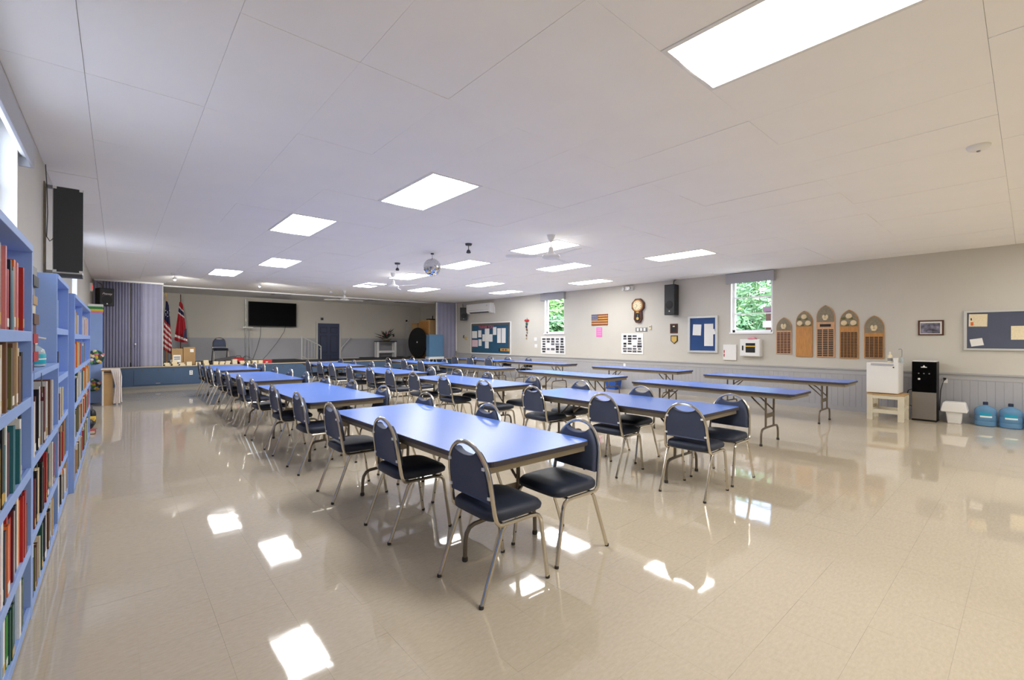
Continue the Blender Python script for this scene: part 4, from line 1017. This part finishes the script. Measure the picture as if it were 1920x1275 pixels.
# blue recycling bin by the wall
M('bin_blue', (40, 84, 168), .5)
t = thing('recycling_bin', 'small blue recycling bin on the floor by the window wall', 'bin', (10.93, 8.03, 0))
mb = MB(); mb.add([(-.13, -.15, 0), (.13, -.15, 0), (.13, .15, 0), (-.13, .15, 0), (-.16, -.19, .33), (.16, -.19, .33), (.16, .19, .33), (-.16, .19, .33)], [(0, 3, 2, 1), (0, 1, 5, 4), (1, 2, 6, 5), (2, 3, 7, 6), (3, 0, 4, 7)]); mb.build('bin_body', 'bin_blue', t)
MB().tube([(-.16, -.19, .33), (.16, -.19, .33), (.16, .19, .33), (-.16, .19, .33), (-.16, -.19, .33)], .01, 6).build('rim', 'bin_blue', t)

# ================================================================== CEILING FITTINGS
def fan(x, y, zrot, drop, label):
    t = thing('ceiling_fan', label, 'ceiling fan', (x, y, H), zrot, group='white ceiling fans')
    MB().lathe((0, 0, -.10), [(.025, 0), (.05, .045), (.065, .10)], 18).build('canopy', 'white', t, smooth=True)
    MB().cyl((0, 0, -drop + .16), (0, 0, -.09), .011, 10).build('down_rod', 'white', t)
    MB().lathe((0, 0, -drop), [(.10, 0), (.135, .012), (.14, .03), (.125, .05), (.055, .075), (.04, .12), (.035, .17), (.015, .18)], 24).build('motor_housing', 'white', t, smooth=True)
    for k in range(3):
        a = 2 * PI * k / 3; b_ = MB(); b_.prism([(.22, -.055), (.30, -.065), (.66, -.06), (.70, -.04), (.70, .04), (.66, .06), (.30, .06), (.22, .045)], -.003, .003, 'Z')
        b_.xf(Matrix.Rotation(a, 4, 'Z') @ Matrix.Translation((0, 0, -drop + .035)) @ Matrix.Rotation(.16, 4, 'X'))
        bl = b_.build('blade', 'white', t)
        ir = MB().obox((.185, 0, 0), (.14, .03, .006)); ir.xf(Matrix.Rotation(a, 4, 'Z') @ Matrix.Translation((0, 0, -drop + .033))); ir.build('blade_iron', 'white', bl)
    return t
fan(5.04, 4.88, .35, .36, 'white ceiling fan nearest the camera')
fan(5.04, 10.2, .9, .36, 'white ceiling fan second from camera, left of mirror ball')
fan(5.67, 15.0, .2, .33, 'white ceiling fan farthest back near the stage')
# mirror ball
M('mirror', (240, 240, 240), .04, metal=1.0)
t = thing('mirror_ball', 'mirror ball hanging from the ceiling', 'mirror ball', (4.44, 7.385, 2.785))
MB().sphere((0, 0, 0), .158, 24, 14).build('core', 'dark_grey', t, smooth=True)
mt_ = MB(); rows = 17
for i in range(rows):
    th0, th1 = PI * (i + .06) / rows, PI * (i + .94) / rows; n = max(5, int(36 * math.sin(PI * (i + .5) / rows)))
    for k in range(n):
        p0, p1 = 2 * PI * (k + .05) / n, 2 * PI * (k + .95) / n; r = .163
        q = [Vector((r * math.sin(a) * math.cos(b), r * math.sin(a) * math.sin(b), r * math.cos(a))) for a, b in ((th0, p0), (th0, p1), (th1, p1), (th1, p0))]
        nn = (q[0] + q[1] + q[2] + q[3]).normalized() * .002
        mt_.add([v + nn * random.uniform(.3, 1) for v in q], [(0, 1, 2, 3)])
mt_.build('mirror_facets', 'mirror', t, kind='stuff')
MB().cyl((0, 0, .155), (0, 0, H - 2.785 - .02), .004, 6).build('wire', 'grey_metal', t); MB().cyl((0, 0, H - 2.805), (0, 0, H - 2.785), .03, 12).build('motor_cap', 'dark_grey', t)
M('bulb', (255, 255, 255), .4, emit=(255, 250, 240), estr=1.2)
def pendant(x, y, label, white=False, s=1.0, aim=0.0):
    t = thing('ceiling_spotlight', label, 'spotlight', (x, y, H), group='small hanging spotlights')
    m_ = 'white' if white else 'dark_grey'
    MB().lathe((0, 0, -.03), [(.05 * s, 0), (.06 * s, .03)], 16).build('mount_plate', m_, t, smooth=True)
    MB().cyl((0, 0, -.11), (0, 0, -.03), .006, 8).build('stem', m_, t)
    hd = MB().lathe((0, 0, -.16), [(.03 * s, 0), (.04 * s, .01), (.025 * s, .05), (.012, .06)], 14).build('lamp_head', m_, t, smooth=True)
    if white and aim:
        MB().sphere((0, 0, -.165), .03, 12, 8).build('bulb', 'bulb', hd, smooth=True)
        ld = bpy.data.lights.new('spot_beam', 'SPOT'); ld.energy = 78; ld.spot_size = math.radians(84); ld.spot_blend = .8; ld.shadow_soft_size = .09; ld.color = (1, .97, .92)
        lo = bpy.data.objects.new('spot_beam', ld); COL.objects.link(lo); lo.parent = hd; lo.location = (0, 0, -.24)
        lo.rotation_euler = Vector((aim - x, 19.6 - y, 1.4 - H)).to_track_quat('-Z', 'Y').to_euler()
pendant(4.45, 6.235, 'small grey hanging spotlight right of the mirror ball')
pendant(4.45, 8.81, 'small grey hanging spotlight left of the mirror ball')
pendant(1.06, 13.86, 'small white spotlight left, in front of the flags', True, 1.3, 2.2)
pendant(2.95, 14.0, 'small white spotlight in front of the television', True, 1.3, 6.6)
pendant(5.05, 14.5, 'small white spotlight beside the farthest ceiling fan', True, 1.3)
t = thing('smoke_detector', 'round white smoke detector on the ceiling at upper right', 'smoke detector', (5.37, .28, H)); MB().lathe((0, 0, -.04), [(.035, 0), (.065, .012), (.075, .03), (.075, .04)], 22).build('housing', 'white', t, smooth=True); MB().lathe((0, 0, -.048), [(.012, 0), (.014, .01)], 10).build('indicator', 'grey_metal', t)
def vent(x, y, label):
    t = thing('ceiling_vent', label, 'vent', (x, y, H - .012), group='grey square ceiling vents')
    fr = MB(); a = .29
    fr.box(-a, a, -a, -a + .03, -.008, 0); fr.box(-a, a, a - .03, a, -.008, 0); fr.box(-a, -a + .03, -a + .03, a - .03, -.008, 0); fr.box(a - .03, a, -a + .03, a - .03, -.008, 0); fr.build('frame', 'base_grey', t)
    for k in range(8): MB().obox((0, -.22 + k * .063, -.004), (.52, .05, .003), rx=.15).build('slat', 'valance', t)
vent(4.43, 17.75, 'grey ceiling vent above the television'); vent(7.93, 17.7, 'grey ceiling vent over the stage middle'); vent(9.2, 17.7, 'grey ceiling vent over the stage near the right curtain')

# ================================================================== STAGE
def pleat(mb, xa, xb, y, amp, n, z0, z1):
    pts = []
    for i in range(n * 4 + 1):
        f_ = i / 4.0; tri = abs((f_ % 1) - .5) * 2; pts.append((xa + (xb - xa) * i / (n * 4.0), y + amp * (tri - .5) * 2))
    vs = []
    for (x, yy) in pts: vs += [(x, yy, z0), (x, yy, z1), (x, yy + .006, z0), (x, yy + .006, z1)]
    m_ = len(pts); fs = []
    for i in range(m_ - 1):
        a = 4 * i; b = a + 4; fs += [(a, b, b + 1, a + 1), (a + 2, a + 3, b + 3, b + 2), (a + 1, b + 1, b + 3, a + 3), (a, a + 2, b + 2, b)]
    return mb.add(vs, fs)
t = thing('folding_curtain', 'grey pleated folding partition at the left of the stage', 'curtain', (.25, YS + .12, SZ + .004))
B(-.72, .76, -.05, .05, 2.36, 2.405).build('track', 'white', t)
pleat(MB(), -.74, -.55, 0, .012, 3, 0, 2.36).build('pleated_panel', 'curtain', t)
pleat(MB(), -.55, .02, 0, .030, 9, 0, 2.36).build('pleated_panel', 'curtain', t)
pleat(MB(), .045, .28, 0, .030, 4, 0, 2.36).build('pleated_panel', 'curtain', t); pleat(MB(), .28, .72, 0, .010, 4, 0, 2.36).build('pleated_panel', 'curtain', t)
B(.72, .755, -.03, .03, 0, 2.36).build('end_post', 'valance', t); B(.12, .15, -.09, -.06, .62, .66).build('latch', 'white', t)
t = thing('folding_curtain', 'grey folded partition standing at the right end of the stage', 'curtain', (10.68, YS + .10, SZ + .004))
pleat(MB(), -.47, .48, 0, .012, 5, 0, 2.39).build('pleated_panel', 'curtain', t); B(-.50, -.47, -.03, .04, 0, 2.39).build('end_post', 'white', t); B(.50, .53, -.04, .04, .30, 2.39).build('end_post', 'white', t)

# television on the back wall with its cables
t = thing('television', 'large black flat television on the stage back wall', 'television', (4.59, 19.55, 1.93))
B(-.85, .85, -.025, .03, 0, .94).build('casing', 'black', t, bevel=.006); B(-.835, .835, -.027, -.025, .02, .925).build('screen', 'screen', t); B(-.2, .2, .03, .24, .3, .65).build('wall_bracket', 'dark_grey', t)
def cable(pts, label):
    o = MB().tube(pts, .008, 6).build('hanging_cable', 'dark_grey', None, smooth=True); return tag(o, label, 'cable')
cable([(4.17, 19.58, 1.94), (4.16, 19.6, 1.55), (4.05, 19.6, 1.1), (3.88, 19.5, SZ + .012)], 'short thin cable hanging from the left half of the television')
cable([(5.05, 19.58, 1.94), (5.0, 19.6, 1.72), (4.75, 19.6, 1.3), (4.40, 19.5, .85), (4.20, 19.4, SZ + .012)], 'long thin cable hanging from the right half of the television')
t = thing('tripod_stand', 'tall thin metal stand left of the television', 'stand', (3.62, 19.35, SZ))
MB().cyl((0, 0, .02), (0, 0, 2.3), .018, 10).build('pole', 'grey_metal', t); MB().cyl((.12, .05, .02), (.12, .05, 1.2), .015, 10).build('side_pole', 'grey_metal', t); B(-.12, .22, -.12, .12, 1.22, 1.25).build('tray', 'white', t)
for k in range(3): MB().cyl((0, 0, .18), (.28 * math.cos(k * 2.1), .28 * math.sin(k * 2.1), .01), .01, 8).build('leg', 'grey_metal', t)

# stair railings either side of the door
def railing(x0, z0_, x1, z1_, y, bal, label):
    t = thing('stair_railing', label, 'railing', (x0, y, 0), group='grey stair railings')
    d = x1 - x0
    MB().tube([(0, 0, z0_), (d * .9, 0, z0_ + (z1_ - z0_) * .92), (d, 0, z1_ - .03), (d, 0, z1_ - .12)], .022, 8).build('hand_rail', 'rail_paint', t, smooth=True)
    if bal:
        MB().cyl((0, 0, SZ), (0, 0, z0_ + .03), .025, 8).build('post', 'rail_paint', t); MB().cyl((d, 0, .09), (d, 0, z1_ - .1), .022, 8).build('post', 'rail_paint', t)
        MB().cyl((0, 0, SZ + .12), (d, 0, SZ + .12 + (z1_ - z0_)), .016, 8).build('lower_rail', 'rail_paint', t)
        for k in range(1, 6):
            f_ = k / 6; MB().cyl((d * f_, 0, SZ + .12 + (z1_ - z0_) * f_), (d * f_, 0, z0_ + (z1_ - z0_) * f_), .010, 6).build('baluster', 'rail_paint', t)
    else:
        for f_ in (.25, .8): MB().tube([(d * f_, 0, z0_ + (z1_ - z0_) * f_), (d * f_, .05, z0_ + (z1_ - z0_) * f_ - .05), (d * f_, YB - .012 - y, z0_ + (z1_ - z0_) * f_ - .05)], .012, 6).build('bracket', 'rail_paint', t)
railing(5.47, 1.52, 6.20, 1.17, 18.9, True, 'grey stair railing with balusters left of the dark door')
railing(7.72, 1.51, 7.32, 1.08, 19.68, False, 'short slanting handrail on the wall right of the dark door')
t = thing('wall_sensor', 'small dark box on the wall above the dark door', 'sensor', (6.53, YB, 2.24)); B(-.05, .05, -.05, 0, 0, .11).build('housing', 'dark_grey', t, bevel=.006); MB().sphere((0, -.05, .05), .025, 8, 6).build('lens', 'black', t)

# flags
M('flag_red', (172, 40, 52), .7); M('flag_white', (226, 218, 214), .7); M('flag_navy', (40, 42, 78), .7)
def flag_cloth(t, bands, z0, z1, w0, w1, twist=0.0):
    """draped cloth: vertical folds, split in coloured bands that slant round the folds"""
    n = 18
    for (a, b, m_) in bands:
        vs = []; mb = MB(); rows_ = 4
        for j in range(rows_ + 1):
            f_ = a + (b - a) * j / rows_
            for i in range(n + 1):
                u = i / n; z_ = z1 - (z1 - z0) * min(1, max(0, f_ + twist * (u - .5))); wdt = w0 + (w1 - w0) * ((z1 - z_) / (z1 - z0))
                vs.append(((u - .5) * wdt, .05 * math.sin(u * 15) * (.4 + (z1 - z_) / (z1 - z0)) - .02, z_))
        mb.add(vs, [(j * (n + 1) + i, j * (n + 1) + i + 1, (j + 1) * (n + 1) + i + 1, (j + 1) * (n + 1) + i) for j in range(rows_) for i in range(n)])
        o = mb.build('cloth_band', m_, t, smooth=True); md = o.modifiers.new('solid', 'SOLIDIFY'); md.thickness = .004
t = thing('flag', 'draped red, white and blue striped flag on a pole by the curtain', 'flag', (1.15, 17.45, SZ), group='draped flags on the stage')
MB().cyl((0, .04, .03), (-.03, .04, 2.10), .012, 8).build('pole', 'wood', t); MB().lathe((0, .04, 0), [(.13, 0), (.13, .02), (.03, .04), (.02, .09)], 18).build('base', 'label gold', t, smooth=True)
MB().lathe((-.03, .04, 2.10), [(.012, 0), (.03, .03), (.012, .05), (.035, .08), (.004, .12)], 10).build('finial', 'label gold', t, smooth=True)
bands = [(.0, .42, 'flag_navy')] + [(.42 + .05 * k, .47 + .05 * k, 'flag_red' if k % 2 == 0 else 'flag_white') for k in range(11)] 
flag_cloth(t, bands, .35, 1.95, .06, .27, .14)
for k in range(9): MB().sphere((-.025 + .045 * (k % 3) - .012, -.055 - .004 * k, 1.66 - .075 * (k // 3) - .03 * (k % 2)), .011, 6, 4, 1, .3, 1).build('star', 'flag_white', t)
t = thing('flag', 'draped red flag with white and dark cross on a pole', 'flag', (1.53, 17.9, SZ), group='draped flags on the stage')
MB().cyl((0, .04, .03), (-.005, .04, 2.22), .012, 8).build('pole', 'wood_dark', t); MB().lathe((0, .04, 0), [(.13, 0), (.13, .02), (.03, .04), (.02, .09)], 18).build('base', 'label gold', t, smooth=True)
flag_cloth(t, [(0, .16, 'flag_red'), (.16, .20, 'flag_white'), (.20, .30, 'flag_navy'), (.30, .34, 'flag_white'), (.34, .86, 'flag_red'), (.86, .92, 'flag_white'), (.92, 1.0, 'flag_red')], .68, 1.98, .07, .36, .12)
mb = MB(); mb.add([(.05, -.085, .80), (.15, -.085, .84), (.14, -.085, 1.12), (.10, -.085, 1.12)], [(0, 1, 2, 3)]); o = mb.build('cross_arm', 'flag_navy', t); o.modifiers.new('solid', 'SOLIDIFY').thickness = .004
# cartons
def carton(x, y, z_, sx, sy, sz, label, stripe=False):
    t = thing('cardboard_box', label, 'box', (x, y, z_), group='cardboard boxes on the stage')
    B(-sx / 2, sx / 2, -sy / 2, sy / 2, 0, sz).build('carton_body', 'cardboard', t, bevel=.004); B(-.025, .025, -sy / 2 - .001, sy / 2 + .001, sz - .001, sz + .002).build('tape', 'pages', t)
    if stripe:
        B(-sx * .38, sx * .32, -sy / 2 - .003, -sy / 2, sz * .18, sz * .62).build('printed_panel', 'paper', t)
        for k in range(3): B(-sx * .3, sx * .25, -sy / 2 - .005, -sy / 2 - .003, sz * (.24 + .11 * k), sz * (.29 + .11 * k)).build('printed_line', 'dark_grey', t)
    else: B(sx * .05, sx * .36, -sy / 2 - .003, -sy / 2, sz * .72, sz * .9).build('shipping_label', 'paper', t)
carton(1.36, 17.05, SZ, .27, .3, .50, 'left cardboard box with printed panel on the stage', True)
carton(1.66, 17.1, SZ, .30, .34, .54, 'right cardboard box with shipping label on the stage')
# rows of lying paperbacks along the stage edge
cols = ['cream', 'tan', 'cream', 'yellow', 'cream', 'white', 'tan']
xs_ = [1.10, 1.27, 1.45, 1.62, 1.86, 2.05, 2.30, 2.47, 2.62, 2.80, 3.02, 3.17, 3.36, 3.52]
hs = [2, 3, 2, 2, 2, 3, 2, 2, 2, 3, 2, 2, 2, 2]
for k, (x, n) in enumerate(zip(xs_, hs)):
    z = SZ + .0045
    for j in range(n):
        th = random.uniform(.038, .055)
        pos = 'bottom' if j == 0 else ('top' if j == n - 1 else 'middle')
        t = obj('book', WBOOK); col = random.choice(cols)
        t.matrix_world = Matrix.Translation((x + random.uniform(-.01, .01), YS + .17, z + th / 2)) @ Matrix.Rotation(PI / 2 + random.uniform(-.1, .1), 4, 'Z') @ Matrix.Rotation(PI / 2, 4, 'X') @ Matrix.Translation((0, 0, -.065)) @ Matrix.Diagonal((.18, th, .13, 1))
        set_cover(t, col); tag(t, '%s paperback, %s of the %s stack from left along the stage edge' % (col, pos, ORD[k]), 'book', 'paperbacks stacked along the stage edge')
        z += th + .0008
t = thing('red_carton', 'flat red box at the right end of the stage books', 'box', (3.72, YS + .2, SZ + .004)); B(-.15, .15, -.1, .1, 0, .10).build('box_body', 'red', t, bevel=.005); B(-.153, .153, -.103, .103, .07, .115).build('lid', 'red', t); B(-.04, .03, -.105, -.103, .02, .05).build('white_mark', 'paper', t)
t = thing('red_bag', 'crumpled red bag behind the stage books', 'bag', (2.98, YS + .55, SZ + .004)); MB().sphere((0, 0, .10), .5, 14, 10, .36, .3, .2).build('bag_body', 'red', t, smooth=True); MB().tube([(-.1, 0, .17), (-.05, 0, .24), (.05, 0, .24), (.1, 0, .17)], .01, 6).build('handle', 'cover black', t)
t = thing('keyboard_case', 'dark slanting case lying behind the stage books', 'case', (2.62, YS + .62, SZ + .004), .1); MB().prism([(-.28, .0), (.28, .0), (.28, .24), (-.28, .14)], -.1, .1, 'Y').build('case_body', 'dark_grey', t, bevel=.02); B(-.06, .06, -.115, -.1, .08, .11).build('handle', 'black', t)
t = thing('white_carton', 'small white box on the stage in front of the cardboard boxes', 'box', (1.32, YS + .42, SZ + .004)); B(-.12, .12, -.08, .08, 0, .16).build('box_body', 'white', t); B(-.10, .10, -.083, -.08, .04, .09).build('printed_line', 'dark_grey', t)
t = thing('wall_outlet', 'white outlet on the blue stage front', 'outlet', (1.66, YS, .36), group='white wall outlets'); B(-.04, .04, -.006, 0, 0, .13).build('plate', 'white', t)
for q in (.03, .08): B(-.016, .016, -.009, -.006, q, q + .026).build('socket', 'grey_metal', t)

# console table with flower arrangement
t = thing('console_table', 'white-legged table with black top against the stage back wall', 'table', (9.17, 19.28, SZ))
B(-.49, .49, -.14, .14, .69, .73).build('tabletop', 'black', t, bevel=.004)
for sx in (-1, 1):
    for sy in (-1, 1): B(sx * .42 - .045, sx * .42 + .045, sy * .10 - .03, sy * .10 + .03, 0, .69).build('leg', 'white', t)
for sy in (-1, 1): B(-.375, .375, sy * .10 - .015, sy * .10 + .015, .20, .29).build('stretcher', 'white', t)
t = thing('flower_arrangement', 'dark flower arrangement in a low bowl on the console table', 'flowers', (9.20, 19.25, SZ + .73))
MB().lathe((0, 0, 0), [(.12, 0), (.2, .06), (.22, .11), (.19, .11), (.1, .02)], 22).build('bowl', 'stone_relief', t, smooth=True)
M('leaf_dark', (44, 52, 44), .6)
for k in range(22):
    a = random.uniform(0, 2 * PI); sp = random.uniform(.15, .62); hh = random.uniform(.2, .62)
    p1 = (sp * math.cos(a), .35 * sp * math.sin(a), hh); mid = (p1[0] * .45, p1[1] * .45, hh * .7)
    MB().tube([(0, 0, .08), mid, p1], [.012, .024, .002], 5).build('leaf', 'leaf_dark', t)
for k in range(9): MB().sphere((random.uniform(-.35, .35), random.uniform(-.12, .05), random.uniform(.15, .36)), random.uniform(.035, .06), 8, 6, 1, 1, .8).build('blossom', random.choice(['cover white', 'cover maroon', 'cover maroon', 'leaf_dark', 'cover pink']), t, smooth=True)
# microphone stand
t = thing('microphone_stand', 'thin microphone stand beside the round table', 'microphone stand', (10.02, 18.9, SZ))
MB().cyl((0, 0, .02), (0, 0, 1.55), .011, 8).build('pole', 'grey_metal', t); MB().lathe((0, 0, 0), [(.14, 0), (.14, .015), (.02, .03)], 18).build('base', 'grey_metal', t, smooth=True); MB().cyl((0, 0, 1.5), (.12, 0, 1.68), .008, 6).build('boom', 'grey_metal', t); MB().sphere((-.01, 0, 1.66), .05, 10, 8).build('microphone', 'black', t, smooth=True)
# round table stored on edge, leaning on the wooden cabinet
t = thing('round_table_folded', 'black round tabletop stored on edge on the stage', 'table', (9.92, 17.72, SZ + .004), .12)
mb = MB(); mb.lathe((0, 0, .66), [(.655, -.02), (.66, -.012), (.66, .012), (.655, .02)], 40, 'X'); mb.build('tabletop', 'black', t, smooth=True); MB().lathe((-.022, 0, .68), [(.035, -.006), (.04, 0)], 14, 'X').build('hub', 'paper', t)
t = thing('wooden_cabinet', 'tall light wooden cabinet behind the right curtain', 'cabinet', (10.62, 17.66, SZ))
B(-.42, .42, -.45, .45, 0, 1.66).build('cabinet_body', 'wood_light', t, bevel=.006); B(-.40, .40, -.462, -.45, .03, 1.62).build('front_panel', 'wood_light', t); B(-.43, -.42, -.42, .42, .9, 1.60).build('side_panel', 'wood', t)
t = thing('wooden_crate', 'lower wooden crate behind the round tabletop', 'box', (10.62, 18.55, SZ)); B(-.38, .38, -.25, .25, 0, 1.5).build('crate_body', 'wood_light', t); B(-.39, .39, -.26, .26, 1.5, 1.54).build('lid', 'wood', t)
t = thing('desk_telephone', 'black object lying on top of the wooden cabinet', 'telephone', (10.45, 17.5, SZ + 1.66)); B(-.17, .17, -.1, .1, 0, .06).build('base', 'black', t, bevel=.01); MB().cyl((.1, 0, .05), (.1, 0, .20), .025, 8).build('handset', 'black', t)
# blue lectern in front of the stage
M('lectern_blue', (84, 124, 160), .5, var=.05, vscale=4)
t = thing('lectern', 'pale blue lectern box with white base in front of right curtain', 'lectern', (9.87, 16.2, 0))
B(-.33, .33, -.13, .13, .73, 1.64).build('lectern_body', 'lectern_blue', t, bevel=.006); B(-.35, .35, -.15, .15, .63, .73).build('base_board', 'white', t); B(-.31, .31, -.134, -.13, .76, 1.61).build('front_panel', 'lectern_blue', t)
for sx in (-1, 1):
    MB().cyl((sx * .06, 0, .63), (sx * .22, -.08, 0.005), .014, 8).build('leg', 'white', t); MB().cyl((sx * .06, 0, .63), (sx * .22, .08, 0.005), .014, 8).build('leg', 'white', t)

# ================================================================== OUTDOORS beyond the windows
M('leaf_a', (124, 168, 92), .6, var=.35, vscale=2.5); M('leaf_b', (104, 144, 92), .6, var=.35, vscale=3); M('leaf_c', (150, 180, 128), .6, var=.3, vscale=3); M('lawn', (120, 136, 92), .9, var=.2, vscale=1); M('path_grey', (176, 172, 170), .9); M('bark', (92, 74, 58), .9)
struct('ground', B(XR + .25, 40, -15, 40, -.3, -.25), 'lawn')
struct('ground_west', B(-30, XL - .25, -20, 40, -.3, -.25), 'path_grey')  # unseen ground, added to bounce daylight in at the left windows
struct('ground_path', B(13.0, 16.5, -10, 12, -.25, -.235), 'path_grey')
def tree(x, y, r, zc, hgt, m_, label, n=5200):
    t = thing('tree', label, 'tree', (x, y, -.25), group='trees and shrubs outside the windows')
    MB().tube([(0, 0, 0), (.05, .03, zc * .5), (0, 0, zc + .25)], [.12, .09, .05], 8).build('trunk', 'bark', t, smooth=True)
    mb = MB()
    for k in range(n):
        a, b = random.uniform(0, 2 * PI), math.acos(random.uniform(-1, 1)); q = random.uniform(.3, 1) ** .5
        c = Vector((r * q * math.sin(b) * math.cos(a), r * q * math.sin(b) * math.sin(a), zc + .25 + hgt * q * math.cos(b)))
        u = Vector((random.gauss(0, 1), random.gauss(0, 1), random.gauss(0, 1))).normalized(); v = u.orthogonal().normalized(); s_ = random.uniform(.09, .2)
        mb.add([c - u * s_, c + v * s_ * .4, c + u * s_, c - v * s_ * .4], [(0, 1, 2, 3)])
    mb.build('foliage', m_, t, kind='stuff')
tree(16.0, 15.6, 1.7, 2.2, 1.9, 'leaf_a', 'light green tree outside the narrow window')
tree(13.2, 12.4, .8, 1.5, .9, 'leaf_b', 'dark shrub low outside the narrow window', 4200)
tree(19.0, 7.3, 2.0, 3.0, 2.0, 'leaf_c', 'pale tree outside the tall window')
tree(15.6, 6.9, 1.0, 1.3, 1.1, 'leaf_b', 'dark shrub low outside the tall window', 4200)
tree(21.5, 9.9, 1.6, 2.6, 2.2, 'leaf_a', 'tree farther left outside the tall window', 4200)
tree(20.0, 19.5, 2.6, 3.0, 2.6, 'leaf_c', 'farther pale tree outside the narrow window', 4200)
tree(28.0, 13.8, 4.2, 2.6, 3.2, 'leaf_b', 'broad far tree behind the others outside the tall window', 9000)
tree(24.5, 27.0, 5.0, 3.0, 3.6, 'leaf_b', 'broad far tree behind the others outside the narrow window', 9000)
t = thing('porch_post', 'brown porch post with white beam outside the tall window', 'post', (15.6, 5.35, -.25)); B(-.12, .12, -.16, .16, 0, 2.6).build('post_shaft', 'wood_dark', t); B(-.2, .2, -.22, .22, 2.1, 2.3).build('white_band', 'white', t); B(-.2, .2, -.22, .22, 2.6, 2.75).build('capital', 'cover purple-brown', t)
